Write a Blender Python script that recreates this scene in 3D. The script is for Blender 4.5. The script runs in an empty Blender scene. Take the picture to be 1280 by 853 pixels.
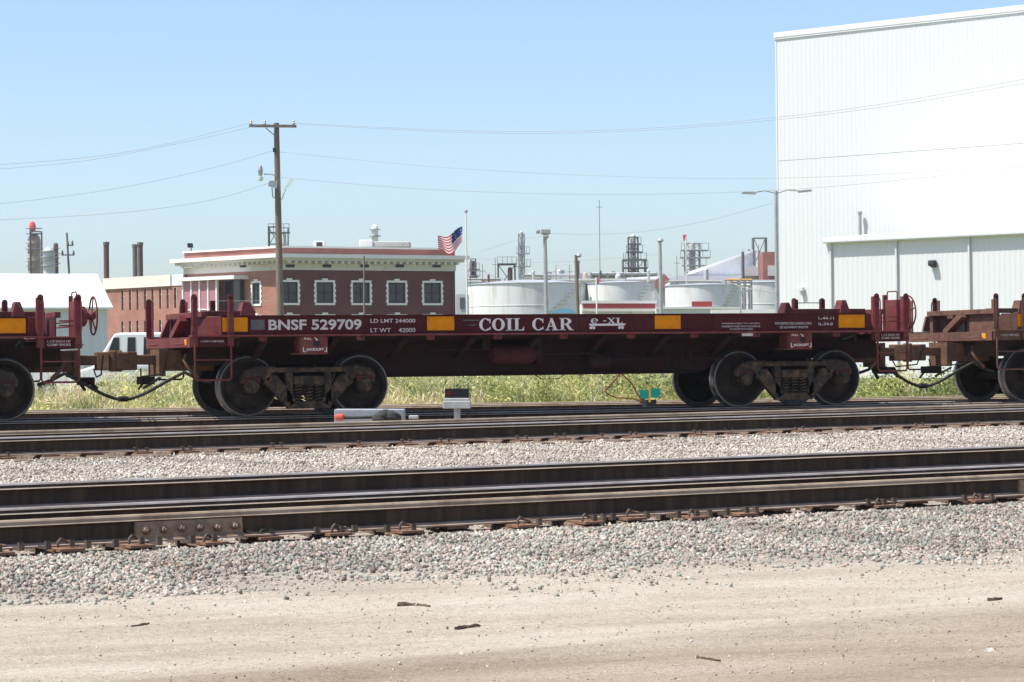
import bpy, math, random
import numpy as np
from mathutils import Matrix, Vector
random.seed(7); rng = np.random.default_rng(7)
SC = bpy.context.scene; COL = SC.collection
R = math.radians
# ------------------------------------------------------------------ camera
FPX, ROLL, YH, CH, TH = 3172.0, .0113, 450.9, .80, .3715      # focal length in px of a 1280 px wide frame
cam = bpy.data.cameras.new('camera'); co = bpy.data.objects.new('camera', cam); COL.objects.link(co)
cam.sensor_width = 36; cam.lens = FPX/1280*36; cam.shift_y = (YH-426.5)/1280; cam.clip_end = 20000; cam.clip_start = .1
co.matrix_world = Matrix.Translation((0, 0, CH)) @ Matrix.Rotation(-TH, 4, 'Z') @ Matrix.Rotation(R(90), 4, 'X') @ Matrix.Rotation(-ROLL, 4, 'Z')
SC.camera = co
# ------------------------------------------------------------------ light
SUN_EL, SUN_AZ = R(62), R(4)                                    # sun comes along the tracks from the left, a little from behind the train
S = Vector((-math.cos(SUN_EL)*math.cos(SUN_AZ), math.cos(SUN_EL)*math.sin(SUN_AZ), math.sin(SUN_EL)))
w = bpy.data.worlds.new('World'); SC.world = w; w.use_nodes = True
nt = w.node_tree; sky = nt.nodes.new('ShaderNodeTexSky'); sky.sky_type = 'NISHITA'; sky.sun_disc = False
sky.sun_elevation = SUN_EL; sky.sun_rotation = math.atan2(S.x, S.y); sky.air_density = .82; sky.dust_density = 1.25; sky.ozone_density = 3
nt.links.new(sky.outputs[0], nt.nodes['Background'].inputs[0]); nt.nodes['Background'].inputs[1].default_value = .134
sl = bpy.data.lights.new('sun', 'SUN'); sl.energy = 4.4; sl.angle = R(.5); sl.color = (1, .955, .88)
so = bpy.data.objects.new('sun', sl); COL.objects.link(so); so.rotation_euler = S.to_track_quat('Z', 'Y').to_euler()
SC.view_settings.view_transform = 'Standard'; SC.view_settings.look = 'None'; SC.view_settings.gamma = 1
SC.view_settings.exposure = .6; SC.view_settings.use_curve_mapping = False
SC.render.engine = 'CYCLES'
# ------------------------------------------------------------------ helpers
def ray(x, y):
    a, b = x-640, y-YH
    px, py = a*math.cos(ROLL)-b*math.sin(ROLL), a*math.sin(ROLL)+b*math.cos(ROLL)
    d = (px/FPX, 1, -py/FPX)
    return Vector((d[0]*math.cos(TH)+math.sin(TH), -d[0]*math.sin(TH)+math.cos(TH), d[2]))
def W(x, y, D): return ray(x, y)*D + Vector((0, 0, CH))          # a point at distance D along the view axis
RT = Vector((math.cos(TH), -math.sin(TH), 0)); FW = Vector((math.sin(TH), math.cos(TH), 0))
def tag(o, label=None, cat=None, group=None, kind=None):
    if label: o['label'] = label
    if cat: o['category'] = cat
    if group: o['group'] = group
    if kind: o['kind'] = kind
    return o
def empty(name, loc, label=None, cat=None, group=None, kind=None):
    o = bpy.data.objects.new(name, None); COL.objects.link(o); o.location = loc; o.empty_display_size = .2
    return tag(o, label, cat, group, kind)
def wloc(o):
    v = Vector((0, 0, 0))
    while o: v = v+o.location; o = o.parent
    return v
def copy_tree(o, parent=None, fn=None):
    c = o.copy(); COL.objects.link(c); c.parent = parent
    if fn: fn(c)
    for ch in list(o.children): copy_tree(ch, c, fn)
    return c
class MB:
    def __init__(s): s.v = []; s.f = []; s.m = []; s.sm = []
    def add(s, vs, fs, mi=0, sm=False):
        n = len(s.v); s.v += [tuple(p) for p in vs]
        for f in fs: s.f.append(tuple(i+n for i in f)); s.m.append(mi); s.sm.append(sm)
        return s
    def box(s, x0, x1, y0, y1, z0, z1, mi=0):
        return s.add([(x, y, z) for z in (z0, z1) for y in (y0, y1) for x in (x0, x1)],
                     [(0, 2, 3, 1), (4, 5, 7, 6), (0, 1, 5, 4), (2, 6, 7, 3), (0, 4, 6, 2), (1, 3, 7, 5)], mi)
    def hexa(s, bot, top, mi=0):                                  # 4 bottom, 4 top corners, counter-clockwise seen from above
        return s.add(list(bot)+list(top), [(3, 2, 1, 0), (4, 5, 6, 7)]+[(i, (i+1) % 4, 4+(i+1) % 4, 4+i) for i in range(4)], mi)
    def prism(s, poly, f, mi=0):                                  # f(a,b,0/1) -> point; poly ccw list of (a,b)
        n = len(poly)
        return s.add([f(a, b, 0) for a, b in poly]+[f(a, b, 1) for a, b in poly],
                     [tuple(range(n-1, -1, -1)), tuple(range(n, 2*n))]+[(i, (i+1) % n, n+(i+1) % n, n+i) for i in range(n)], mi)
    def bar(s, p, q, w, h=None, mi=0, up=(0, 0, 1)):              # rectangular bar between two points
        p, q = Vector(p), Vector(q); d = (q-p).normalized(); h = h or w
        a = d.cross(Vector(up));
        if a.length < 1e-3: a = d.cross(Vector((1, 0, 0)))
        a.normalize(); b = a.cross(d).normalized(); a = a*w/2; b = b*h/2
        return s.add([p-a-b, p+a-b, p+a+b, p-a+b, q-a-b, q+a-b, q+a+b, q-a+b], [(3, 2, 1, 0), (4, 5, 6, 7), (0, 1, 5, 4), (1, 2, 6, 5), (2, 3, 7, 6), (3, 0, 4, 7)], mi)
    def tube(s, pts, r, n=8, mi=0, closed=False, r2=None):
        pts = [Vector(p) for p in pts]; m = len(pts); rings = []
        ref = None
        for i, p in enumerate(pts):
            if closed: t = pts[(i+1) % m]-pts[i-1]
            else: t = pts[min(i+1, m-1)]-pts[max(i-1, 0)]
            t.normalize()
            if ref is None:
                ref = t.cross(Vector((0, 0, 1)));
                if ref.length < 1e-2: ref = t.cross(Vector((1, 0, 0)))
            ref = (ref-t*ref.dot(t)).normalized(); b = t.cross(ref)
            rr = r if r2 is None else r+(r2-r)*i/max(1, m-1)
            rings.append([p+(ref*math.cos(2*math.pi*k/n)+b*math.sin(2*math.pi*k/n))*rr for k in range(n)])
        vs = [v for g in rings for v in g]; fs = []
        for i in range(m if closed else m-1):
            for k in range(n):
                a, b_ = i*n+k, i*n+(k+1) % n; c, d = ((i+1) % m)*n+(k+1) % n, ((i+1) % m)*n+k
                fs.append((a, b_, c, d))
        s.add(vs, fs, mi, n > 5)
        if not closed: s.add(rings[0], [tuple(range(n-1, -1, -1))], mi); s.add(rings[-1], [tuple(range(n))], mi)
        return s
    def lathe(s, prof, o=(0, 0, 0), ax='z', n=24, mi=0, mis=None):   # prof: list of (r, h)
        o = Vector(o); vs = []
        for r, h in prof:
            for k in range(n):
                c, d = r*math.cos(2*math.pi*k/n), r*math.sin(2*math.pi*k/n)
                vs.append(o+Vector({'z': (c, d, h), 'y': (d, h, c), 'x': (h, c, d)}[ax]))
        for i in range(len(prof)-1):
            s_v = [vs[i*n+k] for k in range(n)]+[vs[(i+1)*n+k] for k in range(n)]
            s.add(s_v, [(k, (k+1) % n, n+(k+1) % n, n+k) for k in range(n)], mis[i] if mis else mi, True)
        if prof[0][0] > 1e-4: s.add(vs[:n], [tuple(range(n-1, -1, -1))], mi)
        if prof[-1][0] > 1e-4: s.add(vs[-n:], [tuple(range(n))], mi)
        return s
    def build(s, name, mat, parent=None, origin=None, bev=0):
        me = bpy.data.meshes.new(name)
        P = wloc(parent) if parent else None
        if P is None:
            if origin is None:
                a = np.array([tuple(v) for v in s.v]); origin = (*(a[:, :2].min(0)+a[:, :2].max(0))/2, a[:, 2].min())
            P = Vector(origin)
        me.from_pydata([(v[0]-P[0], v[1]-P[1], v[2]-P[2]) for v in s.v], [], s.f)
        for m in (mat if isinstance(mat, (list, tuple)) else [mat]): me.materials.append(m)
        me.polygons.foreach_set('material_index', s.m); me.polygons.foreach_set('use_smooth', s.sm); me.update()
        o = bpy.data.objects.new(name, me); COL.objects.link(o)
        if parent: o.parent = parent
        else: o.location = P
        if bev:
            b = o.modifiers.new('bevel', 'BEVEL'); b.width = bev; b.segments = 2; b.limit_method = 'ANGLE'; b.angle_limit = R(40)
        return o
class Frame:                                                      # an upright wall plane: a along it, b outwards, z up
    def __init__(s, p, q):
        s.o = Vector((p[0], p[1], 0)); d = Vector((q[0]-p[0], q[1]-p[1], 0)); s.L = d.length; s.e = d.normalized(); s.n = Vector((s.e.y, -s.e.x, 0))
    def at(s, a, b, z): p = s.o+s.e*a+s.n*b; return Vector((p.x, p.y, z))
    def px(s, x, y, b=0):
        d = ray(x, y); oo = s.o+s.n*b; k = oo.dot(s.n)/d.dot(s.n); p = d*k
        return (p-s.o).dot(s.e), p.z+CH
    def box(s, mb, a0, a1, b0, b1, z0, z1, mi=0):
        return mb.hexa([s.at(a0, b1, z0), s.at(a1, b1, z0), s.at(a1, b0, z0), s.at(a0, b0, z0)], [s.at(a0, b1, z1), s.at(a1, b1, z1), s.at(a1, b0, z1), s.at(a0, b0, z1)], mi)
# ------------------------------------------------------------------ materials
def mat(name, col, rough=.75, metal=0, var=.18, scale=6, col2=None, amt=.0, scale2=3, stretch=(1, 1, 1), bump=0, bscale=60, spec=.2):
    m = bpy.data.materials.new(name); m.use_nodes = True; n = m.node_tree; L = n.links.new
    p = n.nodes['Principled BSDF']; p.inputs['Roughness'].default_value = rough; p.inputs['Metallic'].default_value = metal
    p.inputs['Specular IOR Level'].default_value = spec
    tc = n.nodes.new('ShaderNodeTexCoord'); mp = n.nodes.new('ShaderNodeMapping'); mp.inputs['Scale'].default_value = stretch; L(tc.outputs['Object'], mp.inputs[0])
    nz = n.nodes.new('ShaderNodeTexNoise'); nz.inputs['Scale'].default_value = scale; nz.inputs['Detail'].default_value = 6; nz.inputs['Roughness'].default_value = .65; L(mp.outputs[0], nz.inputs[0])
    cr = n.nodes.new('ShaderNodeValToRGB'); L(nz.outputs[0], cr.inputs[0])
    cr.color_ramp.elements[0].position = .3; cr.color_ramp.elements[1].position = .7
    cr.color_ramp.elements[0].color = (*[c*(1-var) for c in col], 1); cr.color_ramp.elements[1].color = (*[min(1, c*(1+var)) for c in col], 1)
    out = cr.outputs[0]
    if col2:
        n2 = n.nodes.new('ShaderNodeTexNoise'); n2.inputs['Scale'].default_value = scale2; n2.inputs['Detail'].default_value = 8; n2.inputs['Roughness'].default_value = .7; L(mp.outputs[0], n2.inputs[0])
        r2 = n.nodes.new('ShaderNodeValToRGB'); L(n2.outputs[0], r2.inputs[0]); c0 = .72-.44*amt
        r2.color_ramp.elements[0].position = max(0, c0-.1); r2.color_ramp.elements[1].position = min(1, c0+.1)
        mx = n.nodes.new('ShaderNodeMixRGB'); L(r2.outputs[0], mx.inputs[0]); L(out, mx.inputs[1]); mx.inputs[2].default_value = (*col2, 1); out = mx.outputs[0]
    L(out, p.inputs['Base Color'])
    if bump:
        bz = n.nodes.new('ShaderNodeTexNoise'); bz.inputs['Scale'].default_value = bscale; bz.inputs['Detail'].default_value = 4; L(tc.outputs['Object'], bz.inputs[0])
        bp = n.nodes.new('ShaderNodeBump'); bp.inputs['Strength'].default_value = bump; bp.inputs['Distance'].default_value = .02; L(bz.outputs[0], bp.inputs['Height']); L(bp.outputs[0], p.inputs['Normal'])
    return m
def attr_mat(name, attr, rough=.9, gain=1.0, trans=0):
    m = bpy.data.materials.new(name); m.use_nodes = True; n = m.node_tree; p = n.nodes['Principled BSDF']; p.inputs['Roughness'].default_value = rough
    p.inputs['Specular IOR Level'].default_value = .2
    a = n.nodes.new('ShaderNodeAttribute'); a.attribute_name = attr; n.links.new(a.outputs['Color'], p.inputs['Base Color'])
    if trans:
        t = n.nodes.new('ShaderNodeBsdfTranslucent'); n.links.new(a.outputs['Color'], t.inputs[0]); x = n.nodes.new('ShaderNodeMixShader'); x.inputs[0].default_value = trans
        n.links.new(p.outputs[0], x.inputs[1]); n.links.new(t.outputs[0], x.inputs[2]); n.links.new(x.outputs[0], n.nodes['Material Output'].inputs[0])
    return m
def brick_mat(name, c1, c2, mortar, sx=1.0):
    m = bpy.data.materials.new(name); m.use_nodes = True; n = m.node_tree; L = n.links.new; p = n.nodes['Principled BSDF']; p.inputs['Roughness'].default_value = .9
    tc = n.nodes.new('ShaderNodeTexCoord'); sp = n.nodes.new('ShaderNodeSeparateXYZ'); L(tc.outputs['Object'], sp.inputs[0])
    ad = n.nodes.new('ShaderNodeMath'); ad.operation = 'MULTIPLY_ADD'; L(sp.outputs[1], ad.inputs[0]); ad.inputs[1].default_value = 1.0; L(sp.outputs[0], ad.inputs[2])
    cb = n.nodes.new('ShaderNodeCombineXYZ'); L(ad.outputs[0], cb.inputs[0]); L(sp.outputs[2], cb.inputs[1])
    b = n.nodes.new('ShaderNodeTexBrick'); L(cb.outputs[0], b.inputs[0]); b.inputs['Scale'].default_value = 1; b.inputs['Brick Width'].default_value = .24; b.inputs['Row Height'].default_value = .08; b.inputs['Mortar Size'].default_value = .012
    b.inputs['Color1'].default_value = (*c1, 1); b.inputs['Color2'].default_value = (*c2, 1); b.inputs['Mortar'].default_value = (*mortar, 1)
    nz = n.nodes.new('ShaderNodeTexNoise'); nz.inputs['Scale'].default_value = .6; nz.inputs['Detail'].default_value = 6; L(tc.outputs['Object'], nz.inputs[0])
    rp = n.nodes.new('ShaderNodeMapRange'); L(nz.outputs[0], rp.inputs[0]); rp.inputs[3].default_value = .6; rp.inputs[4].default_value = 1.4
    mx = n.nodes.new('ShaderNodeMixRGB'); mx.blend_type = 'MULTIPLY'; mx.inputs[0].default_value = 1; L(b.outputs[0], mx.inputs[1]); L(rp.outputs[0], mx.inputs[2]); L(mx.outputs[0], p.inputs['Base Color'])
    return m
def glass_mat(name, col, rough=.08):
    m = mat(name, col, rough, 0, .3, .8); m.node_tree.nodes['Principled BSDF'].inputs['Specular IOR Level'].default_value = .6; return m
M = {}
M['maroon'] = mat('maroon_paint', (.075, .016, .018), .6, 0, .25, 5, (.16, .055, .04), .18, 2.2, (1, 1, .5), .15, 40)
M['maroon_sill'] = mat('maroon_sill_paint', (.07, .012, .0135), .6, 0, .2, 3, (.1, .04, .03), .2, 2.2, (1, 1, .25), spec=.12)
M['red'] = mat('worn_red_paint', (.15, .032, .034), .65, 0, .28, 6, (.16, .075, .05), .32, 4)
M['under'] = mat('shaded_dirty_underframe', (.03, .011, .012), .9, 0, .3, 4, (.022, .016, .013), .45, 3)  # dirty paint, darkened further for the shade below the deck
M['grime'] = mat('brake_dust_steel', (.022, .019, .017), .85, .1, .35, 9, (.07, .04, .025), .2, 6, (1, 1, 1), .3, 50)
M['cast'] = mat('dusty_cast_steel', (.04, .033, .027), .9, .0, .4, 9, (.14, .088, .05), .36, 7, (1, 1, 1), .3, 60)
M['wheel'] = mat('wheel_steel', (.022, .018, .015), .85, 0, .3, 5, (.055, .036, .024), .35, 4)
M['rim'] = mat('polished_wheel_rim', (.34, .33, .33), .4, .8, .25, 9, (.12, .1, .09), .4, 6)
M['coupler'] = mat('rusty_coupler_steel', (.12, .07, .045), .85, .1, .3, 8, (.2, .1, .055), .4, 5, (1, 1, 1), .3, 50)
M['hose'] = mat('rubber_hose', (.03, .028, .026), .7, 0, .3, 20, (.1, .08, .06), .25, 10)
M['white'] = mat('stencil_white', (.76, .71, .67), .6, 0, .07, 12, (.5, .45, .44), .08, 9)
M['yellow'] = mat('reflector_yellow', (.72, .245, .004), .5, 0, .14, 8, (.5, .18, .02), .12, 6, spec=.1)
M['sheet'] = mat('faded_grey_sheet', (.12, .115, .13), .6, 0, .25, 10)
M['r_maroon'] = mat('rusty_brown_paint', (.12, .06, .045), .85, 0, .3, 6, (.17, .09, .06), .4, 3)
M['r_under'] = mat('rusty_underframe', (.06, .033, .025), .9, 0, .3, 5, (.045, .034, .028), .4, 3)
M['orange_lens'] = mat('orange_tag', (.8, .3, .03), .5)
# railway
M['rail'] = mat('rusty_rail_side', (.09, .063, .045), .95, 0, .3, 2.5, (.05, .039, .031), .5, 2.2, (4, 4, .2), spec=.03)
M['railbase'] = mat('dusty_rail_foot', (.4, .29, .22), .9, 0, .25, 5, (.26, .15, .1), .35, 4)  # dusty tan, with the sun lying on the foot lightened into it
M['railtop'] = mat('polished_rail_head', (.46, .42, .39), .5, .45, .15, 3, (.32, .25, .2), .4, 2)
M['railtan'] = mat('rusty_rail_head', (.34, .265, .19), .8, .0, .2, 4, (.2, .13, .085), .3, 3)
M['raillip'] = mat('sunlit_head_lip', (.42, .34, .26), .9, 0, .2, 5)  # bright line where the lip catches sun, put into the colour
M['tie'] = mat('creosoted_tie', (.12, .085, .062), .95, 0, .4, 10, (.27, .2, .15), .4, 5, (1, 8, 1), .5, 40)
M['plate'] = mat('rusty_tie_plate', (.25, .14, .09), .9, .1, .35, 10, (.1, .06, .04), .4, 8)
M['clip'] = mat('steel_clip', (.1, .078, .062), .75, .2, .35, 20, (.22, .14, .09), .35, 14)
M['joint'] = mat('dusty_joint_bar', (.36, .25, .165), .95, .0, .25, 12, (.2, .135, .09), .35, 8, spec=.05)
M['bolt'] = mat('rusty_bolt', (.16, .11, .08), .85, .1, .3, 20, (.3, .22, .16), .3, 20)
# buildings and yard
M['brick'] = brick_mat('shaded_red_brick', (.11, .033, .032), (.135, .041, .038), (.125, .055, .05))  # office front and rear: their shade is put into the brick colour
M['brick_o'] = brick_mat('sunlit_orange_brick', (.32, .13, .09), (.38, .165, .115), (.36, .2, .15))  # left face of the same office, and the annex: sunlight put into the colour
M['cream'] = mat('cream_paint', (.72, .69, .6), .7, 0, .05, 2, (.5, .47, .4), .12, 1.5, (1, 1, .3))
M['trim'] = mat('white_trim', (.78, .77, .74), .6, 0, .06, 3)
M['cornice'] = mat('off_white_cornice', (.6, .58, .52), .7, 0, .08, 2, (.35, .32, .27), .15, 2)
M['glass'] = glass_mat('dark_window_glass', (.02, .025, .03))
M['pink'] = mat('pink_curtain', (.42, .19, .23), .8, 0, .1, 6, None, 0, 3, (6, 6, .2))
M['roofgrey'] = mat('grey_roofing', (.3, .3, .3), .9, 0, .15, 2)
M['metal_white'] = mat('white_sheet_metal', (.65, .665, .66), .5, 0, .02, .6, (.625, .64, .63), .25, 1.2, (1, 1, .05))
M['metal_grey'] = mat('pale_grey_sheet_metal', (.66, .68, .7), .5, 0, .06, 1.5, (.54, .56, .58), .2, 2, (1, 1, .2))
M['roof_white'] = mat('white_roof_sheet', (.82, .82, .82), .5, 0, .03, 1)
M['downspout'] = mat('grey_white_downspout', (.6, .61, .62), .5, 0, .05, 3)
M['dark'] = mat('dark_steel', (.05, .05, .05), .6, .3, .3, 6)
M['fardark'] = mat('far_hazed_steel', (.16, .15, .145), .8, 0, .25, 1)  # dark steel made paler to stand for distance haze
M['galv'] = mat('galvanised_steel', (.42, .42, .42), .5, .4, .15, 4)
M['pole_wood'] = mat('weathered_pole_wood', (.22, .175, .14), .95, 0, .3, 4, (.12, .09, .07), .3, 3, (6, 6, .3))
M['wire'] = mat('wire', (.3, .3, .3), .7)
M['tank'] = mat('white_tank_paint', (.72, .72, .7), .7, 0, .06, .6, (.5, .46, .4), .24, .9, (1, 1, .2))
M['tankroof'] = mat('grey_tank_roof', (.36, .38, .42), .7, 0, .1, 1)
M['stack'] = mat('brown_stack', (.16, .09, .075), .8, 0, .25, .8, (.1, .07, .06), .3, .6)
M['copper'] = mat('rust_stained_vessel', (.5, .38, .3), .6, .1, .2, .6, (.3, .18, .13), .3, .9, (1, 1, .3))
M['vessel'] = mat('grey_vessel', (.55, .55, .54), .5, .2, .12, .8)
M['redpaint'] = mat('red_band_paint', (.42, .07, .065), .7, 0, .12, 2)
M['redflag'] = mat('pink_red_cloth', (.75, .09, .12), .8)
M['bluepaint'] = mat('light_blue_roof', (.18, .42, .6), .6, 0, .1, 2)
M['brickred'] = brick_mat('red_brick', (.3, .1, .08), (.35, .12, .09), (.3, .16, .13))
M['carwhite'] = mat('white_car_paint', (.8, .8, .8), .25, 0, .03, 2, spec=.5)
M['tyre'] = mat('tyre_rubber', (.03, .03, .03), .9)
M['blk'] = mat('black_paint', (.02, .02, .022), .5)
M['sig'] = mat('grey_signal_housing', (.42, .43, .4), .6, 0, .12, 10, (.25, .24, .2), .2, 8)
M['alu'] = mat('pale_aluminium', (.38, .4, .41), .5, .2, .15, 8, (.25, .24, .22), .2, 8)
M['redcap'] = mat('red_cap', (.6, .12, .07), .6)
M['tarp'] = mat('dark_bundle', (.05, .05, .045), .9, 0, .4, 12)
M['green'] = mat('green_target', (.01, .27, .2), .5, 0, .12, 10)
M['amber'] = mat('amber_plate', (.7, .36, .06), .5)
M['cable'] = mat('brown_cable', (.2, .08, .05), .7)
M['stick'] = mat('dead_wood', (.1, .07, .05), .95, 0, .4, 20)
M['lampglass'] = mat('lamp_lens', (.75, .85, .8), .3)
M['f_red'] = mat('flag_red', (.55, .03, .06), .8); M['f_white'] = mat('flag_white', (.8, .8, .8), .8)
def star_mat():
    m = mat('flag_blue_with_stars', (.02, .04, .16), .8); n = m.node_tree; L = n.links.new; p = n.nodes['Principled BSDF']
    v = n.nodes.new('ShaderNodeTexVoronoi'); v.inputs['Scale'].default_value = 5; v.inputs['Randomness'].default_value = .1
    tc = n.nodes.new('ShaderNodeTexCoord'); L(tc.outputs['Object'], v.inputs[0])
    r = n.nodes.new('ShaderNodeValToRGB'); r.color_ramp.elements[0].color = (.8, .8, .8, 1); r.color_ramp.elements[1].color = (.02, .04, .16, 1); r.color_ramp.elements[0].position = .18; r.color_ramp.elements[1].position = .25
    L(v.outputs[0], r.inputs[0]); L(r.outputs[0], p.inputs['Base Color']); return m
M['f_blue'] = star_mat()
# ------------------------------------------------------------------ ground
def yA(X): return 15.97+.206*X
def yMn(X): return 24.26+.248*X
def yBk(X): return 46.2-.1437*X
TC = 38.04                                                         # centre line of the train's track
def gz(X, Y):
    a = yA(X); m = yMn(X); b = yBk(X); e = min(15.5, a-.9)
    ks = [(e-3, -.60), (e, -.565), (a-.62, -.452), (a-.3, -.436), (a-.1, -.446), (a+1.5, -.3), (a+2.1, -.28), (m-.95, -.155), (m-.42, -.132), (m-.12, -.15), (m+1.9, -.165), (m+2.8, -.25),
          (36.6, -.25), (39.6, -.25), (max(b-.4, 40), -.23), (max(b, 40)+2, -.23), (max(b, 40)+4.5, -.36)]
    if X > 38: ks = [k for i, k in enumerate(ks) if i not in (7, 8, 9, 10, 11)]
    ys = np.maximum.accumulate(np.array([k[0] for k in ks])+np.arange(len(ks))*1e-4)
    return np.interp(Y, ys, [k[1] for k in ks])
def relief(XX, YY):
    v = YY-(15.97+.206*XX); d = np.clip((np.minimum(15.5, yA(XX)-.9)-YY)/1.2, 0, 1)*np.clip((40-np.abs(XX))/20, 0, 1)
    return d*1.2*(np.sin(v*2.1+.4*np.sin(XX*.35))*.018+np.sin(v*5.3+1+.5*np.sin(XX*.6))*.009+np.sin(v*11+XX*.4)*.004-.03*np.exp(-((v+4.3)/.16)**2)-.026*np.exp(-((v+5.9)/.17)**2)+.014*np.exp(-((v+4.62)/.12)**2))
def ground():
    xs = np.concatenate([[-4000, -1500, -500, -200, -100, -60, -40, -25, -15], np.arange(-10, 30, .2), np.arange(30, 60, 1), [60, 70, 90, 120, 200, 400, 900, 2000, 5000]])
    ys = np.concatenate([[-300, -100, -30, -10, 0, 4, 7], np.arange(8, 20, .12), np.arange(20, 30, .25), np.arange(30, 60, .5), [60, 65, 70, 80, 100, 140, 200, 300, 500, 900, 2000, 6000]])
    nx, ny = len(xs), len(ys); Z = np.zeros((nx, ny))
    for i, x in enumerate(xs): Z[i] = gz(float(np.clip(x, -60, 90)), ys)
    XX, YY = np.meshgrid(xs, ys, indexing='ij'); v = YY-(15.97+.206*XX)
    dirt = np.clip((np.minimum(15.5, yA(XX)-.9)-YY)/1.2, 0, 1)*np.clip((40-np.abs(XX))/20, 0, 1)
    nse = rng.normal(0, 1, (nx, ny)); nse = (nse+np.roll(nse, 1, 0)+np.roll(nse, 1, 1)+np.roll(nse, 2, 0))/4
    Z += relief(XX, YY)+dirt*nse*.003
    me = bpy.data.meshes.new('ground'); V = np.stack([XX, YY, Z], -1).reshape(-1, 3)
    idx = np.arange(nx*ny).reshape(nx, ny); q = np.stack([idx[:-1, :-1], idx[1:, :-1], idx[1:, 1:], idx[:-1, 1:]], -1).reshape(-1, 4)
    me.vertices.add(len(V)); me.vertices.foreach_set('co', V.ravel()); me.loops.add(q.size); me.loops.foreach_set('vertex_index', q.ravel())
    me.polygons.add(len(q)); me.polygons.foreach_set('loop_start', np.arange(0, q.size, 4)); me.polygons.foreach_set('use_smooth', np.ones(len(q), bool)); me.update(); me.validate()
    at = me.attributes.new('zone', 'FLOAT_COLOR', 'POINT')
    jit = .35*np.sin(XX*1.3)+.25*np.sin(XX*2.9+YY*2)
    bal = np.clip((YY-(np.minimum(15.5, yA(XX)-.9)+jit-1.0))/1.6, 0, 1)                  # ballast amount
    gr = np.clip((YY-(np.maximum(yBk(XX), 40)+1.9))/1.0, 0, 1)                          # grass amount
    C = np.ones((nx*ny, 4)); C[:, 0] = bal.ravel(); C[:, 1] = gr.ravel(); C[:, 2] = np.clip((-5.35-v+.25*np.sin(XX*.8))/.6, 0, 1).ravel()
    at.data.foreach_set('color', C.ravel())
    m = bpy.data.materials.new('yard_ground'); m.use_nodes = True; n = m.node_tree; L = n.links.new; p = n.nodes['Principled BSDF']; p.inputs['Roughness'].default_value = .95; p.inputs['Specular IOR Level'].default_value = .15
    ge = n.nodes.new('ShaderNodeNewGeometry'); A = n.nodes.new('ShaderNodeAttribute'); A.attribute_name = 'zone'; sp = n.nodes.new('ShaderNodeSeparateColor'); L(A.outputs['Color'], sp.inputs[0])
    mp = n.nodes.new('ShaderNodeMapping'); mp.inputs['Rotation'].default_value = (0, 0, -R(11.6)); mp.inputs['Scale'].default_value = (.22, 1, 1); L(ge.outputs['Position'], mp.inputs[0])
    def noise(sc, det, vec, r=.6):
        z = n.nodes.new('ShaderNodeTexNoise'); z.inputs['Scale'].default_value = sc; z.inputs['Detail'].default_value = det; z.inputs['Roughness'].default_value = r; L(vec, z.inputs[0]); return z.outputs[0]
    def ramp(src, stops):
        r = n.nodes.new('ShaderNodeValToRGB'); L(src, r.inputs[0])
        while len(r.color_ramp.elements) < len(stops): r.color_ramp.elements.new(.5)
        for e, (t, c) in zip(r.color_ramp.elements, stops): e.position = t; e.color = (*c, 1)
        return r.outputs[0]
    def mix(f, a, b, bl='MIX'):
        x = n.nodes.new('ShaderNodeMixRGB'); x.blend_type = bl
        if isinstance(f, float): x.inputs[0].default_value = f
        else: L(f, x.inputs[0])
        L(a, x.inputs[1]); L(b, x.inputs[2]); return x.outputs[0]
    streak = noise(2.2, 7, mp.outputs[0], .62); fine = noise(28, 6, ge.outputs['Position'], .75)
    dirtc = ramp(streak, [(.3, (.34, .285, .222)), (.5, (.43, .37, .295)), (.68, (.49, .435, .358))])
    brown = ramp(streak, [(.3, (.25, .195, .142)), (.5, (.33, .265, .2)), (.7, (.4, .33, .26))])
    sp1 = ramp(fine, [(.3, (.72, .7, .68)), (.5, (1, 1, 1)), (.72, (1.18, 1.18, 1.18))])
    d = mix(1.0, mix(sp.outputs[2], dirtc, brown), sp1, 'MULTIPLY')
    peb = ramp(noise(95, 3, ge.outputs['Position'], .6), [(.36, (.62, .6, .58)), (.46, (1, 1, 1)), (.62, (1, 1, 1)), (.7, (1.25, 1.25, 1.25))])
    d = mix(1.0, d, peb, 'MULTIPLY')
    bc = ramp(noise(24, 5, ge.outputs['Position'], .8), [(.3, (.12, .1, .085)), (.5, (.33, .285, .24)), (.7, (.5, .45, .39))])
    gcol = ramp(noise(.5, 8, ge.outputs['Position'], .7), [(.35, (.09, .12, .035)), (.5, (.17, .18, .06)), (.66, (.3, .25, .13))])
    c = mix(sp.outputs[0], d, bc); c = mix(sp.outputs[1], c, gcol); L(c, p.inputs['Base Color'])
    bp = n.nodes.new('ShaderNodeBump'); bp.inputs['Distance'].default_value = .03; bp.inputs['Strength'].default_value = .6
    ad = n.nodes.new('ShaderNodeMath'); L(fine, ad.inputs[0]); L(streak, ad.inputs[1]); L(ad.outputs[0], bp.inputs['Height']); L(bp.outputs[0], p.inputs['Normal'])
    me.materials.append(m); o = bpy.data.objects.new('ground', me); COL.objects.link(o); tag(o, 'pale sandy dirt road and stony yard ground around the tracks', 'ground', kind='structure')
ground()
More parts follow.
